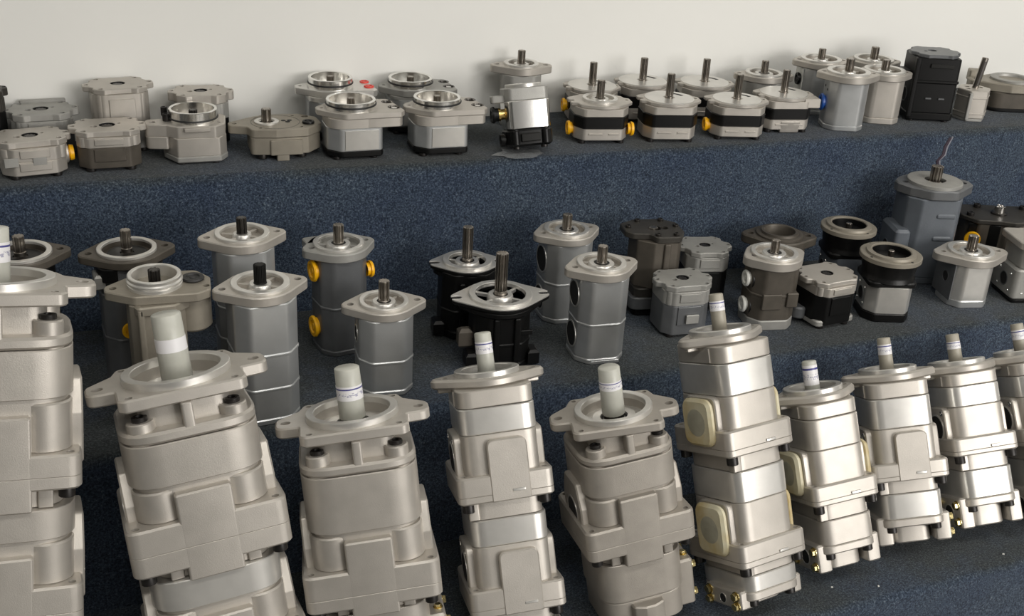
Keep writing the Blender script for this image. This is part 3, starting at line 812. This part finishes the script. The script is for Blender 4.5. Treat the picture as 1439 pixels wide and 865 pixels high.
# pump behind, with flange, and silver pump leaning on it
p = pump(1, 'upright grey pump with an oval flange behind the leaning silver pump', .822, 1.945, -14)
flanged(p, 109, 57, 36, 32, 24, 14, (72, 66), (), 'greycast', 'castlight', 26, 7, 10, dep=8, boss=14, earR=12)
e = lean_pump('shiny silver pump with black end cap and brass side fitting, tilted back', (.772, 1.778, .7352+.0065), (-.035, .27, .96), -10, 'gear_pump')
e['group'] = ROWG[1]
p = e; L = 103
bo = fillet([(-38, -18), (-32, -34), (34, -34), (40, -18), (40, 22), (24, 36), (-24, 36), (-38, 22)], 8, 4)
part(p, 'mounting_flange', prism([(x*.97, y*.97) for x, y in bo], L-22, L, 1.5), 'greycast')
part(p, 'ear', prism(fillet([(-58, -12), (-30, -14), (-30, 14), (-58, 10)], 4, 3), L-24, L-11, 1.5), 'greycast')
part(p, 'pilot_ring', lathe([(31, L-1), (31, L+5), (30, L+6), (25, L+6), (24, L), (0, L)], 32), 'machined')
part(p, 'gear_housing', prism(bo, 34, L-22, 1), 'polished')
ec = part(p, 'end_cover', prism([(x*1.03, y*1.03) for x, y in bo], 4, 34, 4), 'black')
for sx in (-1, 1):
    part(ec, 'bolt_rib', prism(circ(7, 14, sx*26, -34), 6, 32, 2), 'black')
    cap_screw(ec, (sx*26, -34, 26), 5, 8, 'U', 'black')
    cap_screw(p, (sx*24, -26, 4.5), 6, 4.5, 'D')
part(ec, 'cast_pad', prism(rrect(34, 6, 2, 0, -38), 12, 26, 1.5), 'blackmatte')
part(p, 'side_fitting', lathe([(9, 0), (9, 8), (11, 8), (11, 14), (0, 14)], 20), 'brass', (-36, -6, 60), DIR['L'], label='brass fitting')
plug(p, (-50, -6, 60), 'L', 14, 10, 'black')
plug(p, (-36, -8, 16), 'L', 11, 12, 'black')
b = bpy.data.objects.new('plastic_film', mesh_of('plastic_film', (lambda n=18: ([(0, 0, 1.5)]+[((38+9*math.sin(k*2.3)+5*math.sin(k*5.1))*math.cos(2*math.pi*k/n)*1.05, (30+7*math.sin(k*3.1+1))*math.sin(2*math.pi*k/n), .8+1.6*abs(math.sin(k*1.7))) for k in range(n)], [(0, 1+k, 1+(k+1) % n) for k in range(n)]))(), 'film', 80))
COL.objects.link(b); b.location = (.752, 1.765, .7352)
tag(b, 'crumpled clear plastic scrap under the leaning silver pump', 'plastic scrap')

# banded pumps
Y_ = 'yellow'
p = pump(1, 'black-banded pump with a yellow plug, behind the one with a raised pilot ring', .962, 1.93, -14)
banded(p, 69, 53, 46, 42, 7, (('L', -2, 30, Y_),))
p = pump(1, 'black-banded pump with a raised pilot ring and a yellow plug on each side', .926, 1.822, -12)
banded(p, 72, 57, 44, 34, 7, (('L', -8, 22, Y_), ('R', -22, 24, Y_)), raised=True)
p = pump(1, 'black-banded pump by the wall behind the plugless banded pump', 1.068, 1.93, -14)
banded(p, 73, 52, 46, 42, 7)
p = pump(1, 'black-banded pump with flat disc flange and no plugs, beside the raised-ring one', 1.055, 1.802, -14)
banded(p, 74, 57, 45, 43, 7)
p = pump(1, 'black-banded pump by the wall next to the small round-rimmed pump', 1.202, 1.925, -16)
banded(p, 66, 57, 47, 43, 7)
p = pump(1, 'flat-disc black-banded pump with a single yellow plug on one side', 1.19, 1.788, -16)
banded(p, 69, 58, 45, 44, 7, (('L', -10, 22, Y_),))
p = pump(1, 'grey pump with a raised round rim and splined stub, behind the footed banded pump', 1.334, 1.922, -20)
flanged(p, 75, 60, 40, 37, 28, 12, (74, 66), (), 'greycast', 'castlight', 26, 7, 12, dep=8, boss=18, earR=10)
p = pump(1, 'black-banded pump with a tapered foot, next to the blue-plugged pump', 1.307, 1.81, -12)
banded(p, 69, 56, 45, 42, 7, (), tail=True)
part(p, 'square_lug', box(28, 58, -40, -14, 48, 66, 1.5), 'castlight')

# silver flanged pumps
p = pump(1, 'silver flanged pump with a white label face and black plug by the wall', 1.45, 1.902, -16)
flanged(p, 103, 58, 46, 40, 31, 12, (78, 72), (), 'satin', 'castlight', 22, 7, 11, ports=(('L', -6, 66, 12, 'black'),))
part(p, 'label_plate', prism(rrect(2, 40, .6, -39.6, 0), 30, 88, .3), 'white')
p = pump(1, 'silver flanged pump with a blue plug in its side', 1.433, 1.79, -22)
flanged(p, 106, 60, 48, 41, 31, 13, (76, 72), (), 'satin', 'castlight', 26, 8, 9, ports=(('L', -4, 48, 16, 'blue'),), base=10)
for dz, dy in ((74, -12), (78, 4)): part(p, 'tapped_hole', lathe([(2.5, 0), (2.2, .4), (0, .3)], 10), 'hole_shade', (-38.2, dy, dz), DIR['L'])
p = pump(1, 'silver flanged pump by the wall, mostly hidden behind the plain silver one', 1.579, 1.902, -20)
flanged(p, 98, 56, 46, 40, 31, 12, (76, 70), (), 'satin', 'castlight', 26, 8, 10)
p = pump(1, 'plain silver flanged pump standing beside the tall black pump', 1.539, 1.815, -24)
flanged(p, 98, 54, 45, 40, 30, 12, (76, 70), (), 'castlight', 'castlight', 22, 8, 10, base=12)

# tall black pump
p = pump(1, 'tall glossy black rectangular pump with a lobed top plate', 1.652, 1.814, -22)
o = lobes(50, 46, (0, 50, 130, 180, 230, 310), .88, 12, 4)
pl = part(p, 'cover_plate', prism(o, 126, 133, 1, [(-4, 4, 9, 5), (-20, -4, 4, 4)]), 'darkgrey')
part(p, 'upper_housing', prism(rrect(88, 80, 8), 82, 126, 1.5), 'black')
part(p, 'joint_plate', prism(rrect(92, 84, 7), 78, 83, 1), 'black')
part(p, 'lower_housing', prism(rrect(88, 80, 8), 18, 78, 1.5), 'black')
part(p, 'end_cover', prism(rrect(92, 84, 8), 4, 18, 2), 'black')
part(p, 'corner_rib', prism(rrect(9, 9, 2, -42, -38), 10, 126, 1), 'black')
part(p, 'name_pad', prism(rrect(46, 4, 1, 6, -41), 108, 116, .8), 'blackmatte')
for dx in (-10, 16): part(p, 'cast_bar', prism(rrect(12, 4, 1, dx, -41), 46, 49, .8), 'darkgrey')
part(p, 'side_lug', box(-62, -42, -20, 20, 84, 96, 3), 'black')
bore(p, (-44.3, 0, 46), 'L', 13, rim='darkgrey')
for sx in (-1, 1):
    for sy in (-1, 1): cap_screw(p, (sx*34, sy*30, 4.5), 7, 4.5, 'D')

# small hexagonal pump with a long keyed shaft
p = pump(1, 'small pale hexagonal pump with a long slotted shaft leaning out of it', 1.745, 1.785, -20)
hx = fillet([(34*math.cos(math.radians(a)), 34*math.sin(math.radians(a))) for a in range(0, 360, 60)], 4, 3)
part(p, 'gear_housing', prism(hx, 6, 62, 1.5, [(-12, 8, 5, 8), (14, 6, 6, 8), (-16, -8, 5, 8)]), 'castlight')
for zz in (14, 46): part(p, 'body_band', prism([(x*1.03, y*1.03) for x, y in hx], zz, zz+4, 1), 'castlight')
part(p, 'corner_rib', prism(rrect(7, 7, 2, -17, -30), 4, 58, 1), 'greycast')
part(p, 'end_cover', prism([(x*.96, y*.96) for x, y in hx], 0, 6, 1), 'greycast')
sh = part(p, 'drive_shaft', join(lathe([(6.4, 0), (6.4, 62), (5.6, 63), (0, 63)], 18)), 'steel', (2, 2, 60), (.16, .06, 1))
part(sh, 'key_slot', box(-2, 2, -6.9, -5, 6, 56, .4), 'darksteel')

p = pump(1, 'brown-grey pump with a wide eared flange and dark body past the hexagonal pump', 1.895, 1.84, -20)
fl = part(p, 'mounting_flange', prism(fillet([(-92, -14, 8), (-60, -34), (-20, -52, 14), (40, -52, 14), (92, -10, 8), (92, 14, 8), (36, 50, 14), (-24, 50, 14), (-70, 22), (-92, 10, 8)], 10, 4), 40, 58, 2, [(-80, 0, 6), (80, 0, 6)]), 'khaki')
part(p, 'pilot_ring', lathe([(44, 57), (44, 62), (42, 63), (30, 63), (28, 56), (0, 56)], 36), 'greycast')
part(p, 'lifting_ear', prism(fillet([(-84, 18), (-56, 18), (-50, 40), (-80, 44)], 6, 3), 46, 70, 2), 'khaki')
part(p, 'gear_housing', prism(rrect(110, 92, 26), 6, 40, 2), 'brown')
part(p, 'side_lug', box(30, 64, -58, -36, 18, 44, 5), 'khaki')
part(p, 'end_cover', prism(rrect(112, 94, 26), 0, 8, 2), 'black')

# ================================================================== middle step
p = pump(2, 'dark iron flanged pump behind the largest tandem pump', -.05, 1.62, 4)
flanged(p, 205, 66, 50, 42, 34, 12, (84, 80), (110,), 'black', 'brown', 26, 8, 8, 'steel', boss=0, inm='black', earR=14)
p = pump(2, 'dark iron flanged pump with grey lower body and a yellow plug', .089, 1.60, 3)
flanged(p, 204, 66, 50, 41, 34, 12, (84, 84), (150, 84), 'darkgrey', 'brown', 30, 7.5, 8, 'steel', boss=0, inm='black', earR=14, ports=(('F', -10, 100, 12, 'yellow'),))
part(p, 'neck', prism(rrect(90, 84, 24), 172, 192.5, 1), 'black')
part(p, 'side_lug', box(-50, -36, -34, -4, 160, 182, 3), 'greycast')

p = pump(2, 'khaki pump with a tall open spigot ring and black flange plug', .114, 1.483, 0)
zf = 198
fl = part(p, 'mounting_flange', prism(fillet([(-65, -8, 8), (-30, -36, 14), (50, -44, 8), (68, -34, 8), (73, 6, 10), (58, 34, 12), (10, 42, 16), (-34, 32, 14), (-65, 8, 8)], 10, 4), zf-13, zf, 1.5, [(-54, 0, 5), (64, -22, 4.5)]), 'khaki')
part(p, 'spigot_ring', lathe([(36, zf-1), (36, zf+4), (34.5, zf+5), (36.5, zf+7), (36.5, zf+9), (34.5, zf+11), (35, zf+15), (34, zf+16), (30, zf+16), (29, zf+15), (29, zf-12), (0, zf-12)], 40), 'machined')
shaft(p, 8, zf-10, zf+22, 8, .1, 'darksteel')
plug(p, (50, 4, zf-2), 'U', 15, 6, 'rubber')
part(p, 'gear_housing', prism(fillet([(-38, -30), (-26, -42), (22, -42), (34, -30), (36, 30), (20, 42), (-24, 42), (-38, 30)], 8, 4), 10, zf-13, 1.5), 'khaki')
part(p, 'front_rib', prism(rrect(9, 8, 3, -24, -42), 20, zf-16, 1.5), 'khaki')
part(p, 'front_lip', prism(fillet([(-32, -36), (-28, -46), (20, -46), (40, -30), (40, -20), (-32, -20)], 6, 3), zf-26, zf-12.5, 2, [(-24, -40, 2.5, 3)]), 'khaki')
part(p, 'side_lobe', prism(circ(26, 24, 45, -6), zf-64, zf-12.5, 4), 'khaki')
part(p, 'end_cover', prism(rrect(84, 88, 18), 0, 10.5, 2), 'darkiron')

p = pump(2, 'silver flanged pump behind the three-section silver pump', .247, 1.58, 0)
flanged(p, 219, 63, 47, 39, 31, 14, (84, 84), (120, 70), 'satin', 'castlight', 26, 7.5, 9, 'darksteel')
p = pump(2, 'three-section silver pump with a black-capped shaft on the front edge', .248, 1.452, 4)
flanged(p, 196, 65, 48, 40, 31, 14, (88, 88), (108, 56), 'satin', 'castlight', 29, 8.5, 24, 'blackmatte', boss=15)
p = pump(2, 'dark grey two-section pump with yellow plugs in its ports', .398, 1.62, 8)
flanged(p, 173, 58, 47, 39, 32, 14, (76, 78), (82,), 'darkgrey', 'greycast', 32, 8, 10, ports=(('L', -2, 136, 17, 'yellow'), ('L', -2, 42, 17, 'yellow'), ('R', -20, 132, 13, 'yellow')), boss=18, earR=14, basem='darkgrey')
part(p, 'back_lug', prism(fillet([(-44, 18), (-20, 18), (-14, 44), (-44, 44)], 5, 3), 160, 173, 1.5), 'greycast')
p = pump(2, 'two-section silver pump with bronze-toned shaft beside the yellow-plugged dark pump', .429, 1.478, -6)
flanged(p, 135, 62, 45, 36, 29, 13, (80, 82), (56,), 'satin', 'castlight', 34, 8, 10, boss=17)
bore(p, (-40.2, 4, 86), 'L', 12)

# black pumps with slotted flanges
def black_slotted(p, H, ear, pr, sh, sr):
    flanged(p, H, ear, pr+6, pr, pr-10, 7, (88, 86), (H*.42,), 'black', 'machined', sh, sr, 14, 'steel', boss=19, slots=True, earR=16, ph=4, base=14, basem='black', dep=7, under='black')
    part(p, 'neck_ring', prism(hull([(0, 0, pr+4), (-ear*.6, 0, 18), (ear*.6, 0, 18)]), H-19, H-7.2, 3), 'black')
    part(p, 'front_rib', prism(rrect(9, 8, 2, -14, -44), 18, H-20, 1.5), 'black')
    part(p, 'front_rib', prism(rrect(9, 8, 2, 18, -44), 18, H-20, 1.5), 'black')
    part(p, 'cast_pad', prism(rrect(26, 5, 1.5, 30, -40), H*.55, H*.62, 1), 'black')
    part(p, 'side_foot', box(40, 58, -36, -8, 4, 30, 4), 'black')
    part(p, 'side_foot', box(-58, -40, -36, -8, 4, 30, 4), 'black')
p = pump(2, 'black pump with a plain ringed silver flange and long splined shaft', .6095, 1.622, -10)
black_slotted(p, 120, 62, 40, 60, 8.5)
p = pump(2, 'black pump with a wide slotted silver flange and long splined shaft', .621, 1.502, -8)
black_slotted(p, 112, 78, 49, 70, 9.5)
for k in range(1): part(p, 'handle_lug', box(-66, -44, -14, 4, 30, 62, 5), 'brown')

# silver pumps with big side ports
p = pump(2, 'silver two-port pump standing behind its look-alike in front', .787, 1.63, -4)
flanged(p, 154, 60, 47, 38, 30, 13, (82, 80), (72,), 'satin', 'castlight', 28, 8, 9, ports=(('L', 0, 106, 22, 'bore'), ('L', 0, 36, 20, 'bore')), boss=20, earR=16, earang=8)
p = pump(2, 'silver two-port pump with black side bores at the front of the step', .780, 1.482, -6)
flanged(p, 155, 62, 47, 39, 30, 14, (82, 80), (68,), 'satin', 'castlight', 30, 8, 9, ports=(('L', 0, 108, 20, 'bore'), ('L', 0, 38, 20, 'bore')), boss=20, earR=16, earang=8)
part(p, 'end_foot', prism(rrect(50, 14, 4, 4, -34), -.2, 6, 1), 'satin')

# dark bronze tall pump with flat top
p = pump(2, 'tall dark bronze-grey pump with a flat bolted top plate', .943, 1.616, -10)
o = fillet([(-52, -8), (-42, -22), (-12, -26), (-6, -44), (36, -44), (50, -18), (50, 24), (26, 44), (-24, 44), (-52, 26)], 8, 4)
pl = part(p, 'cover_plate', prism(o, 136, 147, 1.5, [(4, 0, 10, 7), (20, 0, 7, 5)]), 'darkiron')
for x, y in ((-42, 8), (-18, 34), (24, 34), (42, 6), (30, -34), (-2, -34)): cap_screw(pl, (x, y, 146), 5, 5, 'U', 'darksteel')
part(pl, 'splined_socket', prism(spl(8, 9), 140, 149, .5), 'steel')
part(p, 'upper_housing', prism(fillet([(-34, -24), (-8, -42), (34, -42), (48, -16), (48, 22), (24, 42), (-24, 42), (-34, 22)], 8, 4), 52, 136, 1.5), 'brown')
part(p, 'front_rib', prism(rrect(12, 8, 3, 14, -42), 56, 134, 1.5), 'brown')
part(p, 'lower_housing', prism(rrect(70, 78, 14, 0, 0), 14, 52, 1.5), 'darkiron')
part(p, 'band', prism(rrect(74, 82, 15, -4, -2), 14, 36, 1.5), 'darkgrey')
part(p, 'end_cover', prism(rrect(68, 76, 14, 0, 0), 0, 14, 2), 'black')

# small lobed pumps
p = pump(2, 'small grey lobed-plate pump with a dark body in front of the riser', 1.043, 1.605, -14)
lobed(p, 111, 48, 46, 9, 26, ('greycast', 'greycast', 'black'), angs=(0, 50, 130, 180, 236, 304))
p = pump(2, 'small grey lobed-plate pump behind the capped four-port tandem pump', .956, 1.525, -6)
lobed(p, 93, 52, 46, 10, 24, ('greycast', 'greycast', 'darkgrey'), angs=(0, 46, 134, 180, 228, 312))
part(p, 'front_tab', box(-6, 16, -46, -42, 28, 44, 1), 'greycast')
p = pump(2, 'pale lobed-plate pump with black middle and chewed grey foot', 1.221, 1.490, 4)
lobed(p, 86, 53, 52, 9, 16, ('castlight', 'castlight', 'black'), angs=(0, 44, 136, 180, 224, 316), keyhole=False, foot=8)
part(p, 'end_cover', prism(rrect(84, 84, 12), 6, 17, 2), 'greycast')
part(p, 'side_boss', prism(circ(15, 20, -44, 6), 8, 30, 3), 'darkgrey')

# brown ring flange
p = pump(2, 'brown iron pump with a wide open ring flange and no shaft', 1.21, 1.625, -22)
part(p, 'mounting_flange', prism(hull([(0, 0, 50), (-52, 0, 16), (52, 0, 16)]), 90, 106, 2, [(-52, 0, 6), (52, 0, 6), (0, 0, 28)]), 'brown')
part(p, 'pilot_ring', lathe([(42, 105), (42, 109), (40, 110), (34, 110), (33, 114), (28, 114), (27, 112), (27, 60), (0, 60)], 40), 'brown')
part(p, 'gear_housing', prism(rrect(88, 86, 26), 10, 90.5, 2), 'brown')
part(p, 'end_cover', prism(rrect(90, 88, 26), 0, 10, 2), 'black')

p = pump(2, 'brown pump with a silver flange and two white round plugs', 1.119, 1.508, -12)
flanged(p, 126, 57, 48, 40, 32, 16, (82, 80), (64,), 'brown', 'castlight', 24, 7.5, 9, ports=(('L', -6, 84, 14, 'white'), ('L', -6, 36, 14, 'white')), boss=20, earR=18, earang=12, base=18, basem='greycast')
part(p, 'side_boss', lathe([(19, 24), (19, 40), (0, 40)], 20), 'black', (0, -6, 84), None).matrix_local = Matrix.Translation((0, -.006, .084)) @ Matrix.Rotation(math.radians(-90), 4, 'Y')
part(p, 'side_boss', lathe([(19, 24), (19, 40), (0, 40)], 20), 'black', (0, -6, 36), None).matrix_local = Matrix.Translation((0, -.006, .036)) @ Matrix.Rotation(math.radians(-90), 4, 'Y')
part(p, 'front_step', prism(rrect(34, 8, 2, -10, -40), 40, 68, 1.5), 'brown')
part(p, 'front_step', prism(rrect(20, 12, 2, 26, -38), 44, 70, 1.5), 'brown')

# black round-ring pumps
def round_ring(p, H, R, bodym, base):
    part(p, 'mounting_ring', lathe([(R*.9, H-10), (R, H-9), (R, H-2), (R-1.5, H-1), (R*.82, H-1), (R*.80, H+3), (R*.66, H+4), (R*.62, H+3), (R*.62, H-12), (0, H-12)], 44), 'khaki')
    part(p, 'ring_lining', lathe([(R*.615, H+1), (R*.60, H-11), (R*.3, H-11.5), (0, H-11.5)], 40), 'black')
    for a in range(4): part(p, 'ring_hole', lathe([(2.4, H-.9), (2.2, H-.6), (0, H-.7)], 10, R*.9*math.cos(a*1.57+.5), R*.9*math.sin(a*1.57+.5)), 'hole_shade')
    shaft(p, 5.5, H-12, H+4, 6, .3, 'steel')
    part(p, 'front_housing', lathe([(R*.86, H*.62), (R*.9, H*.64), (R*.86, H*.69), (R*.84, H*.72), (R*.9, H-16), (R*.9, H-9), (0, H-9)], 40), 'black')
    part(p, 'adapter', prism(rrect(R*1.62, R*1.56, 16), H*.56, H*.645, 2), 'black')
    w = R*1.52
    bo = fillet([(-w/2, -w*.26), (-w*.30, -w/2), (w*.36, -w/2), (w/2, -w*.3), (w/2, w*.26), (w*.3, w/2), (-w*.3, w/2), (-w/2, w*.26)], 8, 4)
    part(p, 'gear_housing', prism(bo, 16 if base else 6, H*.565, 1), bodym)
    part(p, 'end_cover', prism([(x*1.03, y*1.03) for x, y in bo], 0, 16 if base else 6, 2), 'black')
    bore(p, (-w/2-.2, 0, H*.34), 'L', 11, rim='darkgrey')
    for dy, dz in ((-15, -15), (15, 15), (-15, 15), (15, -15)):
        me = cached('ph', lambda: mesh_of('tapped_hole', lathe([(2.6, .0), (2.4, .5), (1.6, .5), (1.2, .1), (0, .1)], 10), 'polished'))
        add('tapped_hole', me, p, (-w/2-.2, dy, H*.34+dz), DIR['L'])
p = pump(2, 'black round-ring pump with a dark blue-grey body behind the silver-bodied one', 1.341, 1.60, -18)
round_ring(p, 121, 50, 'bluegrey', False)
p = pump(2, 'black round-ring pump with a bright silver body at the front edge', 1.341, 1.478, -20)
round_ring(p, 116, 53, 'machined', True)

# large blue-grey pump
p = pump(2, 'large blue-grey painted pump with a round pilot disc and splined stub', 1.524, 1.605, -18)
H = 186
part(p, 'mounting_flange', prism(fillet([(-72, -6), (-56, -30), (-24, -54, 16), (26, -54, 16), (72, -8), (72, 12), (52, 34), (20, 54, 16), (-26, 54, 16), (-58, 30), (-72, 10)], 10, 4), H-18, H, 2, [(-56, 0, 6), (56, 0, 6)]), 'darkgrey')
part(p, 'pilot_disc', lathe([(50, H-1), (50, H+5), (48.5, H+6), (20, H+6), (19, H+5), (19, H), (0, H)], 44), 'greycast')
shaft(p, 11, H, H+32, 12, .1, 'steel')
part(p, 'gear_housing', prism(fillet([(-58, -30), (-36, -50), (34, -50), (50, -24), (50, 26), (30, 48), (-34, 48), (-58, 28)], 10, 4), 14, H-18, 2), 'bluegrey')
part(p, 'port_block', prism(rrect(30, 74, 8, -62, -14), 22, 108, 5), 'bluegrey')
bore(p, (-77.2, -14, 66), 'L', 11, rim='bluegrey')
for zz in (132, 88): part(p, 'cast_shelf', prism(rrect(36, 9, 3, 12, -48), zz, zz+10, 3), 'bluegrey')
part(p, 'end_cover', prism(rrect(110, 98, 18, -4, 0), 0, 14.5, 2), 'bluegrey')

# wire tie sticking up beside its shaft
pts = [(0, 0, 0), (6, 2, 14), (4, 4, 26), (14, 3, 38), (18, 6, 54), (26, 6, 70)]
def tube(pts, r, n=8):
    V, F = [], []
    for i, q in enumerate(pts):
        a = Vector(pts[max(0, i-1)]); b_ = Vector(pts[min(len(pts)-1, i+1)]); t = (b_-a).normalized()
        u = t.cross(Vector((.3, .8, .2))).normalized(); w = t.cross(u)
        for k in range(n):
            an = 2*math.pi*k/n; V.append(tuple(Vector(q)+(u*math.cos(an)+w*math.sin(an))*r))
    for i in range(len(pts)-1):
        for k in range(n):
            j = (k+1) % n; F.append((i*n+k, i*n+j, (i+1)*n+j, (i+1)*n+k))
    F.append(tuple(reversed(range(n)))); F.append(tuple((len(pts)-1)*n+k for k in range(n)))
    return V, F
mat('wire', (.045, .03, .045), .35, .2); mat('clearstrip', (.4, .4, .45), .2, 0, 0, 1, 0, 60, 0, 0, None, None, .5)
wt = bpy.data.objects.new('wire_tie', None); COL.objects.link(wt); wt.location = (1.552, 1.640, STEPZ[2]+.186)
tag(wt, 'small twisted dark wire tie standing beside the blue-grey pump shaft', 'wire tie')
part(wt, 'wire', tube(pts, 2.6), 'wire')
part(wt, 'clear_strip', tube([(x+4, y-1, z+3*math.sin(z)) for x, y, z in pts], 1.8), 'clearstrip')

# dark pump with yellow plug
p = pump(2, 'dark iron pump with a yellow plug and a chrome stub shaft', 1.70, 1.605, -20)
H = 108
pl = part(p, 'cover_plate', prism(fillet([(-78, -10), (-56, -40), (-10, -44), (14, -52), (40, -44), (86, -40), (92, 30), (60, 48), (-60, 48), (-78, 30)], 10, 4), H-9, H, 1.5), 'darkiron')
part(p, 'shaft_collar', lathe([(15, H-1), (15, H+3), (12, H+4), (0, H+4)], 26), 'darksteel')
part(p, 'drive_shaft', lathe([(10, H), (10, H+15), (8.5, H+16.5), (6.5, H+16.5), (6, H+14), (0, H+14)], 26), 'chrome')
for x, y in ((-62, -14), (50, -26), (-30, 34), (60, 30)): cap_screw(pl, (x, y, H-.5), 7, 7, 'U')
part(p, 'gear_housing', prism(fillet([(-66, -10), (-50, -38), (-6, -40), (2, -48), (40, -48), (60, -30), (64, 26), (44, 44), (-50, 44), (-66, 28)], 8, 4), 10, H-8.5, 2), 'brown')
part(p, 'side_panel', prism(fillet([(-68, -30), (-10, -44), (-8, -36), (-64, -20)], 3, 2), 18, H-10, 1), 'black')
plug(p, (-56, -33, 68), (-.5, -.87, 0), 15, 10, 'yellow')
part(p, 'end_cover', prism(rrect(124, 88, 20), 0, 10.5, 2), 'black')

p = pump(2, 'bright silver single pump with thick-splined shaft and four-screw side port', 1.528, 1.485, -14)
flanged(p, 96, 70, 50, 41, 32, 15, (78, 80), (), 'machined', 'castlight', 30, 9, 13, ports=(('L', -4, 52, 9, 'bolted'),), boss=20, earR=17, earang=0, base=14, basem='satin')
part(p, 'side_plate', prism(rrect(2, 66, .5, -39.6, 2), 12, 80, .4), 'darkgrey')
bore(p, (-40.8, -4, 50), 'L', 9.5, rim='darkgrey')

p = pump(2, 'silver block pump with a flat top plate and dark four-screw port', 1.662, 1.47, -16)
part(p, 'cover_plate', prism(fillet([(-46, -40), (40, -46), (60, -20), (60, 40), (-46, 44)], 10, 4), 104, 117, 1.5, [(-34, -28, 4, 6), (30, -34, 4, 6)]), 'castlight')
part(p, 'upper_housing', prism(rrect(84, 76, 14, 4, 0), 66, 104, 1.5), 'greycast')
part(p, 'gear_housing', prism(rrect(96, 84, 10, 2, 0), 8, 66, 3), 'greycast')
bore(p, (-46.4, -4, 36), 'L', 12, rim='darkgrey')
for dy, dz in ((-20, -16), (20, 16), (-20, 16), (20, -16)):
    add('tapped_hole', CACHE['ph'], p, (-46.4, -4+dy, 36+dz), DIR['L'])
bore(p, (-8, -42.3, 38), 'F', 12, rim='darkgrey')
for dx, dz in ((-20, -16), (20, 16), (-20, 16), (20, -16)): add('tapped_hole', CACHE['ph'], p, (-8+dx, -42.3, 38+dz), DIR['F'])
part(p, 'end_cover', prism(rrect(92, 80, 10, 2, 0), 0, 8.5, 2), 'black')

# ================================================================== bottom step
e = lean_pump('largest cast tandem pump, cropped beside the dark iron flanged pumps, with capped shaft', (-.1245, 1.1595, .2631), (.101, .23, .968), 0)
square_tandem(e, .551, 1.0, [(116, 133, 176, 201, 216, 240), (276, 292, 328, 360, 378, 398)], 61, (15, 62, ((24, 46),)), ('castlight',), 'castlight', ww=168)
e = lean_pump('cast tandem pump whose square flange carries a cap with a plain white label', (.1442, 1.1601, .2631), (-.077, .22, .973), 1)
square_tandem(e, .421, 1.0, [(108, 117, 150, 182, 208, 224), (262, 276, 310, 342, 366, 382)], 56, (17, 74, ((30, 46),)), ('castlight', 'machined'), 'castlight')
e = lean_pump('cast tandem pump with long smooth front ring and blue-lined cap label', (.3343, 1.1504, .2621), (-.051, .232, .971), -11)
square_tandem(e, .343, .92, [(128, 138, 176, 208, 226, 238)], 54, (15.5, 62, ((22, 40),)), ('castlight', 'castlight'), 'castlight', True)
e = lean_pump('cast tandem pump with double open side ports and a thin white capped shaft', (.522, 1.1493, .2691), (-.02, .367, .93), -10)
oval_tandem(e, .354, 102, 118, 77, [(71, 124, 160, 184), (220, 276, 312, 330)], 36, cap=(11, 52, ((24, 40),), 'cap'), style=('open', 'open'), tab=True)
e = lean_pump('darker cast tandem pump with round-holed square flange and yellowish capped shaft', (.7068, 1.1453, .2611), (-.122, .18, .976), -6)
square_tandem(e, .304, .84, [(94, 99, 136, 162, 180, 198)], 49, (14.5, 64, ((34, 46),)), ('cast',), 'cast', True, -12)
e = lean_pump('tallest slim tandem pump with two cream port covers on its side', (.8734, 1.1023, .2711), (-.038, .392, .919), 8)
oval_tandem(e, .385, 94, 112, 72, [(82, 128, 165, 188), (232, 288, 322, 336)], 37, cap=(10, 52, ((28, 42),), 'capdull'), style=('cover', 'cover'), tab=False, endport=-1)
e = lean_pump('short tandem pump with one cream port cover and a fully labelled cap', (1.0402, 1.1299, .2711), (-.051, .407, .912), -3)
oval_tandem(e, .264, 88, 104, 68, [(80, 130, 160, 184)], 34, cap=(10.5, 42, ((6, 36),), 'cap'), style=('cover',), tab=False, ring_bright=(False, False))
e = lean_pump('short tandem pump with a rounded front tab and bright upper ring', (1.184, 1.1427, .2731), (-.004, .445, .896), -20)
oval_tandem(e, .263, 94, 110, 73, [(82, 134, 162, 182)], 36, cap=(10, 50, ((24, 40),), 'capdull'), style=('open',), tab=True, endport=1)
e = lean_pump('short tandem pump with a large bored side port and plain front', (1.3259, 1.138, .2751), (-.001, .489, .872), -12)
oval_tandem(e, .256, 86, 104, 64, [(64, 112, 140, 164)], 32, cap=(10, 46, ((22, 34),), 'capdull'), style=('open',), tab=False)
e = lean_pump('short tandem pump at the picture end with a strongly tilted capped shaft', (1.458, 1.1181, .2751), (-.03, .502, .865), -12)
oval_tandem(e, .267, 86, 104, 64, [(66, 116, 144, 168)], 32, cap=(10, 46, ((20, 36),), 'capdull'), style=('open',), tab=False)

# crumbs on the lowest step
for lab, x, y in (('tiny white crumb lying on the lowest step below the short tandem pumps', 1.02, 1.105), ('tiny white crumb lying on the lowest step below the short tandem pumps', 1.335, 1.088), ('tiny white crumb lying on the lowest step below the short tandem pumps', 1.09, 1.085)):
    o = bpy.data.objects.new('crumb', cached('crumb', lambda: mesh_of('crumb', prism(fillet([(-2, -1), (1.5, -1.6), (2.2, .6), (-.5, 1.7)], .5, 2), 0, 1.6, .4), 'white')))
    COL.objects.link(o); o.location = (x, y, STEPZ[3]); o.rotation_euler = (0, 0, x*9)
    tag(o, lab, 'crumb', 'crumbs on the lowest step')
